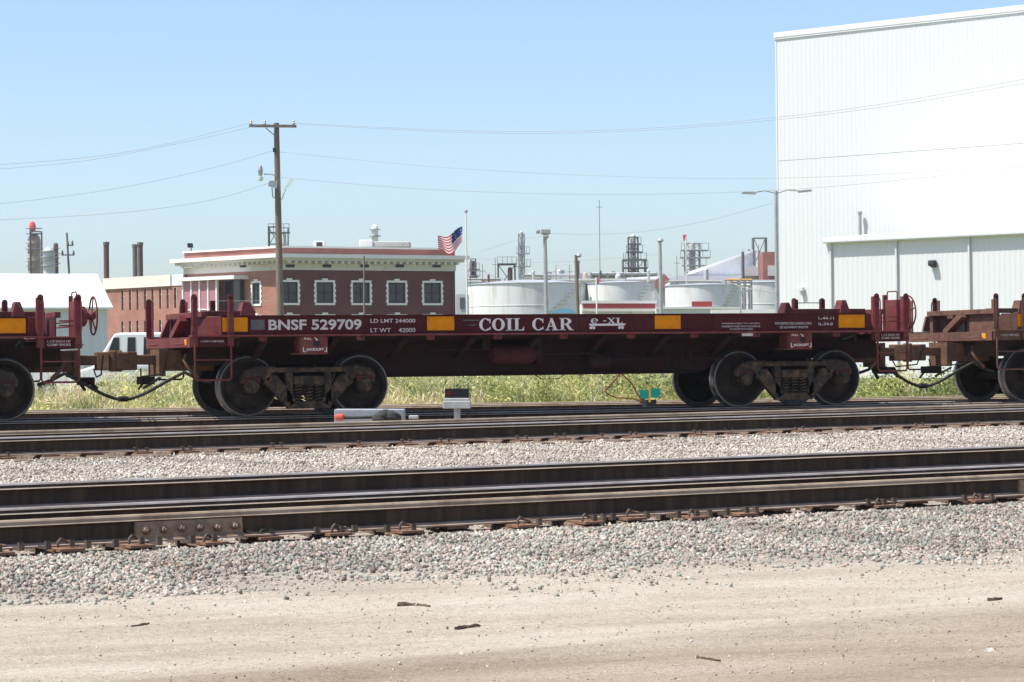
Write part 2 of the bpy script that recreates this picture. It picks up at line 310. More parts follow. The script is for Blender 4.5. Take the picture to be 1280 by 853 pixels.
# ------------------------------------------------------------------ ballast stones, pebbles, weeds (stuff)
CUBE = np.array([(1, 0, 0), (0, 1, 0), (-1, 0, 0), (0, -1, 0), (0, 0, 1), (0, 0, -1)], float)*1.25
CF = np.array([(0, 1, 4), (1, 2, 4), (2, 3, 4), (3, 0, 4), (1, 0, 5), (2, 1, 5), (3, 2, 5), (0, 3, 5)])
def stones(name, XY, zoff, size, pal, label, cat):
    n = len(XY); Z = np.array([gz(x, y) for x, y in XY])+relief(XY[:, 0], XY[:, 1])
    sz = size[0]+(size[1]-size[0])*rng.random((n, 1))**3
    B = CUBE[None]*(1+rng.uniform(-.42, .42, (n, 6, 3)))*(sz[:, :, None]*rng.uniform(.55, 1.1, (n, 1, 3)))
    ang = rng.uniform(0, 6.28, (n, 3)); ca, sa = np.cos(ang), np.sin(ang)
    for (i, j, k) in ((0, 1, 2), (1, 2, 0), (0, 2, 1)):
        c, s_ = ca[:, k, None], sa[:, k, None]; a, b = B[:, :, i].copy(), B[:, :, j].copy(); B[:, :, i] = a*c-b*s_; B[:, :, j] = a*s_+b*c
    B += np.stack([XY[:, 0], XY[:, 1], Z+zoff+rng.uniform(-.3, .7, n)*sz[:, 0]], -1)[:, None, :]
    me = bpy.data.meshes.new(name); V = B.reshape(-1, 3); q = (CF[None]+(np.arange(n)*6)[:, None, None]).reshape(-1, 3)
    me.vertices.add(len(V)); me.vertices.foreach_set('co', V.ravel()); me.loops.add(q.size); me.loops.foreach_set('vertex_index', q.ravel())
    me.polygons.add(len(q)); me.polygons.foreach_set('loop_start', np.arange(0, q.size, 3)); me.update()
    pal = np.array(pal); C = pal[rng.choice(len(pal), n, p=[1/len(pal)]*len(pal))]*rng.uniform(.7, 1.2, (n, 1)); pt = np.sin(XY[:, 0]*1.9+np.sin(XY[:, 1]*2.3))*np.sin(XY[:, 1]*1.7+XY[:, 0]*.6)+.6*np.sin(XY[:, 0]*4.7+XY[:, 1]*3.1); C = C*(.88+.13*pt)[:, None]; C = np.repeat(np.c_[C, np.ones(n)], 6, 0)
    a = me.attributes.new('tint', 'FLOAT_COLOR', 'POINT'); a.data.foreach_set('color', C.ravel())
    me.materials.append(attr_mat(name+'_stone', 'tint')); o = bpy.data.objects.new(name, me); COL.objects.link(o); return tag(o, label, cat, kind='stuff')
PAL = [(.49, .435, .37), (.56, .49, .41), (.4, .34, .28), (.46, .37, .3), (.6, .54, .46), (.37, .35, .29), (.42, .4, .34), (.5, .43, .36), (.2, .17, .145), (.62, .56, .48), (.5, .43, .36), (.3, .25, .21)]
PALG = [tuple(x*.86 for x in c) for c in PAL]+[(.33, .36, .3), (.27, .29, .25), (.36, .37, .31), (.5, .36, .29), (.15, .13, .11)]
def strip(n, x0, x1, f0, f1):
    X = rng.uniform(x0, x1, n); t = rng.random(n); Y = f0(X)+(f1(X)-f0(X))*t; return np.c_[X, Y]
eY = lambda X: np.minimum(15.5, yA(X)-.9)
near = strip(110000, .2, 14, lambda X: eY(X)+.2*np.sin(X*1.7), lambda X: yA(X)-.1)
fade = strip(80000, .2, 14, lambda X: eY(X)-2.6, lambda X: eY(X)+.2); fade = fade[rng.random(len(fade)) < np.clip((fade[:, 1]-eY(fade[:, 0])+2.6+.35*np.sin(fade[:, 0]*2.3)+.25*np.sin(fade[:, 0]*5.1+fade[:, 1]*3))/2.8, 0, 1)**4.5]
stones('foreground_ballast', np.r_[near, fade], -.003, (.0065, .021), PALG, 'grey green and pink crushed stone sloping from the nearest rail to the dirt', 'ballast')
stones('middle_ballast', np.r_[strip(118000, 2.5, 20.5, lambda X: yMn(X)-4.2, lambda X: yMn(X)-.14), strip(14000, 1, 14, lambda X: yA(X)+.1, lambda X: yA(X)+1.5)], -.003, (.0065, .02), PAL, 'pale crushed stone between the nearest track and the middle track', 'ballast')
stones('far_ballast', np.r_[strip(9000, 2, 34, lambda X: yMn(X)+.1, lambda X: np.minimum(yMn(X)+5, 37)), strip(6000, 2, 45, lambda X: X*0+36.4, lambda X: X*0+40)], 0, (.016, .034), [(c[0]*.55, c[1]*.53, c[2]*.5) for c in PAL], 'dark oily crushed stone around the coil car track', 'ballast')
stones('dirt_pebbles', strip(11000, -1, 12, lambda X: yA(X)-8, lambda X: eY(X)-.2), .0, (.002, .0085), [(.5, .45, .4), (.45, .38, .31), (.52, .47, .4), (.4, .33, .27), (.28, .23, .19), (.6, .57, .53), (.45, .36, .3)], 'small loose pebbles strewn over the dirt road', 'pebbles')
def blades(name, n, X, Y, H, wid, colf, label, cat, lean=.35, trans=.3):
    az = rng.uniform(0, 6.28, n); le = rng.uniform(0, lean, n)*H; dx, dy = np.cos(az), np.sin(az); fa = rng.uniform(0, 6.28, n); wx, wy = np.cos(fa)*wid, np.sin(fa)*wid
    Z = np.full(n, -.36); 
    P = lambda t, s_: np.stack([X+dx*le*t*t+wx*s_, Y+dy*le*t*t+wy*s_, Z+H*t*(1-.12*t)], -1)
    V = np.stack([P(0, -1), P(0, 1), P(.55, -.9), P(.55, .9), P(1, 0)], 1).reshape(-1, 3); b = np.arange(n)*5
    q = np.stack([b, b+1, b+3, b+2], 1); t = np.stack([b+2, b+3, b+4], 1); me = bpy.data.meshes.new(name)
    me.vertices.add(len(V)); me.vertices.foreach_set('co', V.ravel()); li = np.concatenate([q.ravel(), t.ravel()]); me.loops.add(len(li)); me.loops.foreach_set('vertex_index', li)
    me.polygons.add(2*n); me.polygons.foreach_set('loop_start', np.concatenate([np.arange(n)*4, 4*n+np.arange(n)*3])); me.update()
    C = np.repeat(np.c_[colf(X, Y, n), np.ones(n)], 5, 0); a = me.attributes.new('tint', 'FLOAT_COLOR', 'POINT'); a.data.foreach_set('color', C.ravel())
    me.materials.append(attr_mat(name+'_leaf', 'tint', .8, trans=trans)); o = bpy.data.objects.new(name, me); COL.objects.link(o); return tag(o, label, cat, kind='stuff')
def wcol(X, Y, n):
    g = np.array([(.15, .21, .045), (.21, .26, .065), (.11, .16, .05), (.3, .31, .1), (.25, .28, .13)])[rng.integers(0, 5, n)]
    d = np.array([(.52, .4, .22), (.58, .48, .28), (.45, .33, .18)])[rng.integers(0, 3, n)]
    pm = np.sin(X*.9)+np.sin(X*2.3+1)*.7+np.sin(X*.31+Y*1.1)*.8+rng.normal(0, .7, n)-np.clip((X-20)/6, -.3, 1.1)-.3
    return np.where((pm > .55)[:, None], d, g)*rng.uniform(.9, 1.6, (n, 1))
def clump(X, Y): return (np.sin(X*1.1)*.5+np.sin(X*2.7+Y)*.5)**2+.5*(np.sin(X*5.1+Y*2.2)*.5+.5)*(np.sin(Y*3.3-X*1.7)*.5+.5)
def weed_h(X, Y): return .88*(.3+.5*clump(X, Y)+.06*np.clip(Y-47, 0, 6))*np.clip(1.2-(X-18)*.03, .55, 1.2)*np.clip(.72+(X-9)*.06, .72, 1)
n = 55000; X = rng.uniform(3, 44, n); Y = np.maximum(yBk(X), 40)+2.0+rng.random(n)**1.3*11
blades('trackside_grass', n, X, Y, weed_h(X, Y)*rng.uniform(.5, 1.1, n), rng.uniform(.003, .013, n), wcol, 'long green and straw coloured grass growing behind the train', 'grass', .7, .3)
def leaves(name, nb, label, cat):
    # weed bushes: each clump has its own height, tint and leaf size
    bx = rng.uniform(3, 44, nb); by = np.maximum(yBk(bx), 40)+2.2+rng.random(nb)**1.3*10; hh = np.minimum(weed_h(bx, by)*rng.uniform(.6, 1.5, nb), .95); rr = rng.uniform(.12, .42, nb)
    t = np.sin(bx*1.3+np.sin(by*2))*.55+rng.normal(0, .6, nb)-np.clip((bx-18)/8, -.45, .7)+.15
    pal = np.array([(.07, .1, .035), (.15, .17, .05), (.27, .28, .08), (.34, .33, .11), (.36, .38, .2), (.48, .45, .17), (.62, .5, .27), (.66, .47, .3)])
    kk = np.clip(((t+1.5)/3.0*8).astype(int), 0, 7); cnt = (130*rr/.25).astype(int); I = np.repeat(np.arange(nb), cnt); n = len(I)
    u = rng.normal(0, .5, (n, 2)); X = bx[I]+u[:, 0]*rr[I]; Y = by[I]+u[:, 1]*rr[I]; f = rng.random(n)**.75; Z = -.36+hh[I]*f*np.clip(1.15-.35*(u**2).sum(1), .25, 1.1)
    up = np.where(kk[I] >= 6, 1.6, .35)[:, None]
    a = rng.normal(0, 1, (n, 3))+np.array([0, 0, 1.])*up; a /= np.linalg.norm(a, axis=1)[:, None]; b = np.cross(a, rng.normal(0, 1, (n, 3))); b /= np.linalg.norm(b, axis=1)[:, None]
    L_ = rng.uniform(.014, .05, (n, 1))*np.where(kk[I] >= 6, 2.2, 1)[:, None]; Wd = L_*np.where(kk[I] >= 6, .1, rng.uniform(.25, .6, n))[:, None]; c = np.stack([X, Y, Z], -1)
    V = np.stack([c-a*L_, c+b*Wd, c+a*L_, c-b*Wd], 1).reshape(-1, 3); q = np.arange(4*n); me = bpy.data.meshes.new(name)
    me.vertices.add(4*n); me.vertices.foreach_set('co', V.ravel()); me.loops.add(4*n); me.loops.foreach_set('vertex_index', q); me.polygons.add(n); me.polygons.foreach_set('loop_start', np.arange(n)*4); me.update()
    C = np.minimum(pal[kk][I]*rng.uniform(1.0, 1.95, (n, 1)), .85); C = np.repeat(np.c_[C, np.ones(n)], 4, 0)
    at = me.attributes.new('tint', 'FLOAT_COLOR', 'POINT'); at.data.foreach_set('color', C.ravel()); me.materials.append(attr_mat(name+'_leaf', 'tint', .8, trans=.3))
    o = bpy.data.objects.new(name, me); COL.objects.link(o); tag(o, label, cat, kind='stuff')
leaves('trackside_weeds', 1500, 'leafy olive and yellow green weeds behind the train', 'weeds')
n = 2500; X = rng.uniform(3, 44, n); Y = np.maximum(yBk(X), 40)+2.2+rng.random(n)*9
blades('weed_flowers', n, X, Y, rng.uniform(.3, .75, n), np.full(n, .009), lambda X, Y, n: np.array([(.7, .68, .55), (.6, .55, .2), (.6, .62, .5), (.5, .22, .12)])[rng.integers(0, 4, n)], 'small pale flower heads among the trackside weeds', 'flowers', .3)
# ------------------------------------------------------------------ tracks
HALF = [(.0762, 0), (.0762, .011), (.02, .029), (.009, .045), (.009, .125), (.036, .137), (.0455, .1435), (.0365, .153), (.0365, .172), (.028, .184), (.0, .1862)]
PROF = HALF+[(-a, b) for a, b in HALF[-2::-1]]
def rail_mesh(L0, L1, z0, ang, lat, org, top, name, parent, pieces=((0, 0),)):
    t = Vector((math.cos(ang), math.sin(ang), 0)); nn = Vector((-t.y, t.x, 0)); mb = MB(); k = len(PROF)
    mi = []
    for i in range(k):
        j = (i+1) % k; zz = (PROF[i][1]+PROF[j][1])/2
        mi.append(2 if zz < .03 else (1 if zz > (.144 if top == 'railtan' else .171) else (3 if .144 < zz < .153 else 0)))
    P = lambda s, a, b: Vector(org)+t*s+nn*(lat+a)+Vector((0, 0, z0-.1862+b))
    vs = [P(L0, *p) for p in PROF]+[P(L1, *p) for p in PROF]
    for i in range(k): mb.add([vs[i], vs[(i+1) % k], vs[k+(i+1) % k], vs[k+i]], [(0, 3, 2, 1)], mi[i])
    mb.add(vs[:k], [tuple(range(k))]); mb.add(vs[k:], [tuple(range(k-1, -1, -1))])
    return mb.build(name, [M['rail'], M[top], M['railbase'], M['raillip']], parent)
def track(label, org, ang, L0, L1, rails, tie_sp, cl, clips, ties=(None, None), tz=(0, 0)):
    """rails: (lateral, z, top material); org is where lateral 0 is; tz: height of tie tops at lateral 0 and 1.5"""
    root = empty('railway_track', org, label, 'railway track', None, 'structure')
    t = Vector((math.cos(ang), math.sin(ang), 0)); nn = Vector((-t.y, t.x, 0)); O = Vector((org[0], org[1], 0))
    rl = [rail_mesh(L0, L1, z, ang, lat, O, top, 'rail', root) for lat, z, top in rails]
    zl = lambda lat: tz[0]+(tz[1]-tz[0])*lat/1.5
    base = None; pm = None; sm = None; s = ties[0]; i = 0
    F = lambda s_, a, z: O+t*s_+nn*a+Vector((0, 0, z))
    while s < ties[1]:
        if base is None:
            mb = MB(); mb.hexa([F(s-.115, -.56, zl(-.56)-.17), F(s+.115, -.56, zl(-.56)-.17), F(s+.115, 2.06, zl(2.06)-.17), F(s-.115, 2.06, zl(2.06)-.17)],
                               [F(s-.115, -.56, zl(-.56)), F(s+.115, -.56, zl(-.56)), F(s+.115, 2.06, zl(2.06)), F(s-.115, 2.06, zl(2.06))])
            base = mb.build('tie', M['tie'], root, bev=.012); s_b = s; tie = base
            subs = []
            for lat, z, top in rails:
                pb = MB(); zz = z-.1862
                pb.hexa([F(s-.09, lat-.17, zz-.024), F(s+.09, lat-.17, zz-.024), F(s+.09, lat+.17, zz-.024), F(s-.09, lat+.17, zz-.024)],
                        [F(s-.09, lat-.17, zz-.006), F(s+.09, lat-.17, zz-.006), F(s+.09, lat+.17, zz-.002), F(s-.09, lat+.17, zz-.002)])
                subs.append(pb.build('tie_plate', M['plate'], tie))
                if clips and lat == 0:
                    for sd, off in ((-1, -.045), (-1, .05)):
                        cb = MB()
                        if clips == 'spike':
                            cb.box(-.009, .009, -.009, .009, 0, .03); cb.box(-.016, .016, -.012, .022, .03, .042)
                            p0 = F(s+off, lat+sd*.083, zz-.004)
                            cb.v = [tuple(p0+t*v[0]+nn*v[1]+Vector((0, 0, v[2]))) for v in cb.v]
                            subs.append(cb.build('rail_spike', M['clip'], tie))
                    if clips == 'mixed':
                        for q in (-.15, .15):
                            cb = MB(); cb.bar(F(s+q, lat-.1, zz-.01), F(s+q, lat+.09, zz-.012), .035, .02); cb.bar(F(s+q, lat-.095, zz-.02), F(s+q, lat-.09, zz+.034), .036, .03); subs.append(cb.build('rail_anchor', M['clip'], tie))
                        cb = MB(); pts = [(-.06, -.11, -.01), (-.056, -.113, .025), (-.034, -.105, .043), (-.01, -.085, .036), (.015, -.07, .024), (.045, -.072, .02), (.065, -.09, .016)]
                        cb.tube([F(s+a, lat+b, zz+c) for a, b, c in pts], .0105, 6); subs.append(cb.build('rail_clip', M['clip'], tie))
                        cb = MB(); cb.bar(F(s+.02, lat-.115, zz-.01), F(s+.02, lat-.115, zz+.03), .03, .03); cb.bar(F(s+.02, lat-.12, zz+.03), F(s+.02, lat-.06, zz+.024), .026, .016); subs.append(cb.build('rail_spike', M['clip'], tie))
        else:
            tie = base.copy(); COL.objects.link(tie); tie.location = t*(s-s_b)+Vector((0, 0, random.uniform(-.006, .004))); tie.rotation_euler = (0, 0, random.uniform(-.02, .02))
            for c in subs:
                if c.name.startswith('rail_') and random.random() < .12: continue
                d = c.copy(); COL.objects.link(d); d.parent = tie
                if c.name.startswith('rail_'): d.location = t*random.uniform(-.02, .02)+Vector((0, 0, random.uniform(0, .014)))
        s += tie_sp*random.uniform(.93, 1.07); i += 1
    return root, rl
an = R(11.64); tA = Vector((math.cos(an), math.sin(an), 0)); nA = Vector((-tA.y, tA.x, 0))
oA = (3.31, 16.65, -.42)
trA, rlA = track('nearest railway track with three rails running across the foreground', oA, an, -16, 30, ((0, -.2, 'railtan'), (.42, -.147, 'railtop'), (1.505, -.035, 'railtop')), .5, None, 'mixed', (-8, 20), (-.408, -.245))
# bolted joint on the nearest rail
def oAF(s, a, z): return Vector((oA[0], oA[1], 0))+tA*s+nA*a+Vector((0, 0, z))
def solveA(px):                                                    # distance along the nearest rail seen at image column px
    d = ray(px, 650); o = Vector((oA[0], oA[1])); return (o.x*d.y-o.y*d.x)/(tA.y*d.x-tA.x*d.y)
s0, s1 = solveA(166), solveA(300)
jb = MB(); jb.hexa([oAF(s0, -.05, -.372), oAF(s1, -.05, -.372), oAF(s1, -.008, -.36), oAF(s0, -.008, -.36)], [oAF(s0, -.034, -.252), oAF(s1, -.034, -.252), oAF(s1, -.008, -.244), oAF(s0, -.008, -.244)])
jb.hexa([oAF(s0, -.068, -.382), oAF(s1, -.068, -.382), oAF(s1, -.04, -.37), oAF(s0, -.04, -.37)], [oAF(s0, -.066, -.366), oAF(s1, -.066, -.366), oAF(s1, -.045, -.354), oAF(s0, -.045, -.354)])
jo = jb.build('joint_bar', M['joint'], rlA[0], bev=.004)
s2 = solveA(1271); jb = MB(); jb.hexa([oAF(s2, -.05, -.372), oAF(s2+.7, -.05, -.372), oAF(s2+.7, -.008, -.36), oAF(s2, -.008, -.36)], [oAF(s2, -.034, -.252), oAF(s2+.7, -.034, -.252), oAF(s2+.7, -.008, -.244), oAF(s2, -.008, -.244)]); jb.build('joint_bar', M['joint'], rlA[0], bev=.004)
for i in range(6):
    b = MB(); c = oAF(s0+(s1-s0)*(.09+.166*i), -.045, -.308+random.uniform(-.004, .004)); d = -nA
    b.tube([c, c+d*.012], .03, 10); b.tube([c+d*.012, c+d*.042], .024, 6); b.tube([c+d*.042, c+d*.06], .014, 8); b.build('bolt', M['bolt'], jo)
am = R(13.93)
track('middle railway track between the nearest track and the coil cars', (5.08, 25.52, -.11), am, -18, 34, ((0, .095, 'railtop'), (1.505, .115, 'railtan')), .52, None, 'spike', (-8, 24), (-.112, -.092))
track('railway track carrying the coil cars', (15.2, TC-.7525, -.21), 0, -40, 60, ((0, 0, 'railtop'), (1.505, 0, 'railtop')), .52, None, None, (-14, 26), (-.208, -.208))
ab = math.atan(-.1437)
track('rusty railway track just behind the coil cars', (8.94, 44.92, -.21), ab, -30, 40, ((0, 0, 'railtan'), (1.505, 0, 'railtan')), .52, None, None, (-6, 26), (-.208, -.208))
# ------------------------------------------------------------------ lettering
def text_mesh(s, u0, u1, z0, z1, v, mt, parent, name='lettering', bold=0, P=None, glyphs=None):
    """flat lettering fitted to a rectangle on a side panel (u along, z up), facing the camera side"""
    if glyphs: vs, fs = glyphs
    else:
        c = bpy.data.curves.new('t', 'FONT'); c.body = s; c.size = 1; c.offset = bold; c.resolution_u = 3; c.align_x = 'CENTER' if '\n' in s else 'LEFT'
        o = bpy.data.objects.new('t', c); COL.objects.link(o); dg = bpy.context.evaluated_depsgraph_get(); me = o.evaluated_get(dg).to_mesh()
        vs = [(p.co.x, p.co.y) for p in me.vertices]; fs = [tuple(p.vertices) for p in me.polygons]; o.to_mesh_clear()
        bpy.data.objects.remove(o); bpy.data.curves.remove(c)
    a = np.array(vs); lo, hi = a.min(0), a.max(0); mb = MB()
    f = P or (lambda u, z: (u, v, z))
    mb.add([f(u0+(x-lo[0])/(hi[0]-lo[0])*(u1-u0), z0+(y-lo[1])/(hi[1]-lo[1])*(z1-z0)) for x, y in vs], fs)
    return mb.build(name, mt, parent)
def serif(txt):
    V, F = [], []
    def poly(p): n = len(V); V.extend(p); F.append(tuple(range(n, n+len(p))))
    def rect(x0, x1, y0, y1): poly([(x0, y0), (x1, y0), (x1, y1), (x0, y1)])
    def ring(cx, a0, a1, rx, ry, ix, iy, cy=.5):
        N = 22
        for i in range(N):
            t0, t1 = R(a0+(a1-a0)*i/N), R(a0+(a1-a0)*(i+1)/N)
            poly([(cx+rx*math.cos(t0), cy+ry*math.sin(t0)), (cx+rx*math.cos(t1), cy+ry*math.sin(t1)), (cx+ix*math.cos(t1), cy+iy*math.sin(t1)), (cx+ix*math.cos(t0), cy+iy*math.sin(t0))])
    x = 0
    for ch in txt:
        if ch == 'C': ring(x+.42, 42, 318, .42, .51, .21, .43); rect(x+.68, x+.76, .62, .95); rect(x+.68, x+.76, .08, .3); x += .86
        elif ch == 'O': ring(x+.43, 0, 360, .43, .51, .21, .42); x += .96
        elif ch == 'I': rect(x+.1, x+.32, 0, 1); rect(x, x+.42, 0, .07); rect(x, x+.42, .93, 1.0); x += .5
        elif ch == 'L': rect(x+.1, x+.32, 0, 1); rect(x, x+.42, .93, 1.0); rect(x, x+.7, 0, .08); poly([(x+.58, .08), (x+.7, .08), (x+.7, .36)]); x += .84
        elif ch == 'A':
            poly([(x+.12, .05), (x+.21, .05), (x+.47, .9), (x+.42, 1)]); poly([(x+.36, 1), (x+.58, .05), (x+.83, .05), (x+.52, 1)]); rect(x+.24, x+.62, .3, .37)
            rect(x, x+.33, 0, .06); rect(x+.48, x+.95, 0, .06); x += 1.0
        elif ch == 'R':
            rect(x+.1, x+.31, 0, 1); rect(x, x+.42, 0, .07); ring(x+.4, -90, 90, .42, .27, .18, .19, .73); rect(x, x+.4, .93, 1.0); rect(x+.3, x+.42, .46, .54)
            poly([(x+.4, .47), (x+.68, .0), (x+.95, .0), (x+.95, .07), (x+.86, .07), (x+.6, .5)]); x += .98
        elif ch == 'X':
            poly([(x+.1, .97), (x+.3, .97), (x+.85, .03), (x+.62, .03)]); poly([(x+.12, .03), (x+.22, .03), (x+.8, .97), (x+.7, .97)]); rect(x, x+.38, .93, 1); rect(x+.58, x+.92, .93, 1); rect(x, x+.34, 0, .07); rect(x+.54, x+.95, 0, .07); x += 1.0
        elif ch == '-': rect(x, x+.3, .38, .54); x += .42
        elif ch == 'e': ring(x+.38, 0, 318, .4, .46, .2, .36, .46); rect(x+.1, x+.76, .42, .51); x += .95
        else: x += .42
    return V, F
# ------------------------------------------------------------------ the coil car
CX = 15.23
def coil_car(label, number=True):
    root = empty('coil_car', (0, 0, 0), label, 'freight car', 'maroon coil cars coupled in a train')
    B = lambda name, mb, m, par=root, bev=0: mb.build(name, M[m] if isinstance(m, str) else [M[k] for k in m], par, bev=bev)
    U0, U1, V = -5.58, 5.27, 1.42
    for sd in (-1, 1):
        v = sd*V; b = MB()
        b.box(U0, U1, min(v, v-sd*.03), max(v, v-sd*.03), 1.225, 1.50)
        b.box(U0, U1, min(v+sd*.022, v-sd*.12), max(v+sd*.022, v-sd*.12), 1.50, 1.517)
        sill = B('side_sill', b, 'maroon_sill')
        b = MB(); b.box(-6.05, 6.03, min(v+sd*.075, v-sd*.12), max(v+sd*.075, v-sd*.12), 1.198, 1.223); B('sill_flange', b, 'red', sill, .004)
        for u in (-4.95, -3.42, -2.3, -1.2, -.1, 1.05, 2.15, 3.25, 4.7):
            b = MB(); b.box(u-.055, u+.055, min(v+sd*.03, v-sd*.05), max(v+sd*.03, v-sd*.05), 1.13, 1.2); b.box(u-.075, u-.045, min(v+sd*.06, v), max(v+sd*.06, v), 1.15, 1.2); b.box(u+.03, u+.05, min(v+sd*.06, v), max(v+sd*.06, v), 1.15, 1.2)
            B('bracket', b, 'red', sill)
        for (a, c) in ((-5.565, -5.18), (-2.35, -1.91), (1.47, 1.92), (4.76, 5.24)):
            b = MB(); b.box(a, c, min(v+sd*.004, v+sd*.001), max(v+sd*.004, v+sd*.001), 1.275, 1.487); B('reflector', b, 'yellow', sill)
        # transverse ribs and sloping trough floor
        for u in np.arange(-4.9, 5.0, 1.1):
            b = MB(); b.bar((u, sd*1.4, 1.17), (u-.0, sd*.7, .86), .1, .07); B('floor_rib', b, 'under')
        b = MB(); b.hexa([(-5.4, -.02, .98), (5.2, -.02, .98), (5.2, sd*1.39, 1.2), (-5.4, sd*1.39, 1.2)][::sd], [(-5.4, -.02, 1.0), (5.2, -.02, 1.0), (5.2, sd*1.39, 1.222), (-5.4, sd*1.39, 1.222)][::sd]); B('trough_floor', b, 'under')
        # jacking pads
        for u in (-4.16, 4.04):
            b = MB(); q = sd*1.455; b.box(u-.21, u+.21, min(q, q-sd*.02), max(q, q-sd*.02), .945, 1.197); b.box(u-.23, u-.205, min(q-sd*.02, sd*1.15), max(q-sd*.02, sd*1.15), .95, 1.19); b.box(u-.195+.375, u+.205, min(q-sd*.022, sd*1.15), max(q-sd*.022, sd*1.15), .95, 1.19)
            b.box(u-.3, u+.22, min(q-.02*sd, sd*1.15), max(q-.02*sd, sd*1.15), .925, .947); pad = B('jack_pad', b, 'red', root, .004)
            b = MB(); b.lathe([(.048, 0), (.048, .006)], (u+.04, q+sd*.001 if sd > 0 else q-.007, 1.085), 'y', 16); B('jack_hole', b, 'blk', pad)
            if sd < 0:
                text_mesh('PULL', u-.16, u-.04, 1.145, 1.178, q-.003, M['white'], pad, bold=.02)
                b = MB(); b.add([(u, q-.003, 1.178), (u+.012, q-.003, 1.184), (u+.045, q-.003, 1.148), (u+.033, q-.003, 1.14)], [(0, 1, 2, 3)]); b.add([(u+.05, q-.003, 1.165), (u+.055, q-.003, 1.135), (u+.022, q-.003, 1.135)], [(0, 1, 2)]); B('arrow', b, 'white', pad)
                text_mesh('JACK/LIFT', u-.13, u+.15, .972, 1.02, q-.003, M['white'], pad, bold=.025)
                b = MB()
                for k in (-1, 1):
                    e = u+.01+k*.18; b.add([(e-.006, q-.003, .962), (e+.006, q-.003, .962), (e+.006, q-.003, 1.035), (e-.006, q-.003, 1.035)], [(0, 1, 2, 3)])
                    b.add([(min(e, e-k*.03), q-.003, .962), (max(e, e-k*.03), q-.003, .962), (max(e, e-k*.03), q-.003, .974), (min(e, e-k*.03), q-.003, .974)], [(0, 1, 2, 3)])
                B('frame_mark', b, 'white', pad)
        # ladders at the corners
        for k in (-1, 1):
            pu = (5.45, 6.0)
            for i, u in enumerate(pu):
                u *= k; b = MB(); o = sd*1.44; b.box(u-.045, u+.045, min(o, o+sd*.02), max(o, o+sd*.02), 1.06, 1.79); b.box(u-.045*k-.01, u-.045*k+.01, min(o, o-sd*.08), max(o, o-sd*.08), 1.06, 1.785); b.lathe([(.045, min(o, o+sd*.02)), (.045, max(o, o+sd*.02))], (u, 0, 1.79), 'y', 12)
                post = B('corner_post', b, 'red')
                b = MB(); b.tube([(u+k*.03, o+sd*.05, 1.76), (u+k*.035, o+sd*.07, 1.7), (u+k*.035, o+sd*.07, 1.35), (u+k*.03, o+sd*.03, 1.28)], .011, 6); B('grab_iron', b, 'red', post)
            b = MB(); a, c = 5.45*k, 6.0*k; o = sd*1.47
            b.tube([(a, o, 1.1), (a, o, .6), (a+k*.03, o, .56), (c-k*.03, o, .56), (c, o, .6), (c, o, 1.1)], .017, 6); b.tube([(a, o, .86), (c, o, .86)], .013, 6); B('stirrup_step', b, 'red')
            b = MB(); a, c = sorted((5.49*k, 5.95*k)); b.box(a, c, min(sd*1.4, sd*1.42), max(sd*1.4, sd*1.42), 1.05, 1.197); B('end_plate', b, 'maroon_sill')
        # end cheeks: plates that turn in from the sill to the end bulkhead
        for k in (-1, 1):
            e = U0 if k < 0 else U1; mb = MB()
            p = [(e+k*.0, v*.995, 1.225), (e+k*.34, sd*1.12, 1.225), (e+k*.19, sd*1.249, 1.5), (e+k*.0, v*.995, 1.5)]
            mb.add([Vector(x) for x in p]+[Vector((x[0]-k*.02, x[1]-sd*.02, x[2])) for x in p], [(0, 1, 2, 3), (7, 6, 5, 4), (0, 4, 5, 1), (1, 5, 6, 2), (2, 6, 7, 3), (3, 7, 4, 0)]); B('end_cheek', mb, 'red')
    # centre girder
    b = MB(); b.prism([(-5.9, .78), (-3.3, .78), (-2.75, .565), (2.6, .565), (3.2, .78), (5.9, .78), (5.9, 1.1), (-5.9, 1.1)], lambda a, z, t: (a, (-.62, .62)[t], z)); gir = B('centre_girder', b, 'under')
    b = MB(); b.box(-2.75, 2.6, -.68, .68, .563, .585); B('girder_flange', b, 'under', gir)
    b = MB(); b.tube([(-.25, -.6, .57), (-.15, -.6, .5), (.15, -.6, .5), (.25, -.6, .57)], .008, 6); B('safety_hanger', b, 'grime', gir)
    # air brake gear under the deck
    b = MB(); b.lathe([(.02, -1.17), (.12, -1.14), (.155, -1.06), (.155, -.5), (.12, -.42), (.02, -.39)], (0, -.98, .9), 'x', 20); res = B('air_reservoir', b, 'dim_red')
    b = MB(); b.box(-1.32, -1.19, -1.05, -.8, .98, 1.15); B('reservoir_bracket', b, 'under', res); b = MB(); b.box(-.4, -.3, -1.05, -.8, .75, 1.16); B('reservoir_bracket', b, 'under', res)
    b = MB(); b.tube([(-2.2, -1.0, .98), (-1.2, -1.0, .98), (-1.1, -.9, .98)], .018, 6); B('brake_pipe', b, 'under'); b = MB(); b.tube([(-.35, -1, .9), (.6, -1.0, .9), (.9, -.95, .8), (3.2, -.95, .8)], .016, 6); B('brake_pipe', b, 'under')
    b = MB(); b.lathe([(.1, .55), (.13, .6), (.13, .9), (.06, .95), (.04, 1.3)], (0, -.85, .78), 'x', 16); B('brake_cylinder', b, 'under')
    b = MB()
    for p, q in (((2.02, .66), (2.02, .97)), ((2.3, .66), (2.3, .97)), ((2.02, .97), (2.3, .97)), ((2.02, .66), (2.3, .66)), ((2.15, .75), (2.15, .95)), ((2.02, .75), (2.3, .75)), ((1.9, .68), (1.9, .9))): b.bar((p[0], -.98, p[1]), (q[0], -.98, q[1]), .015, .015)
    B('card_rack', b, 'grime')
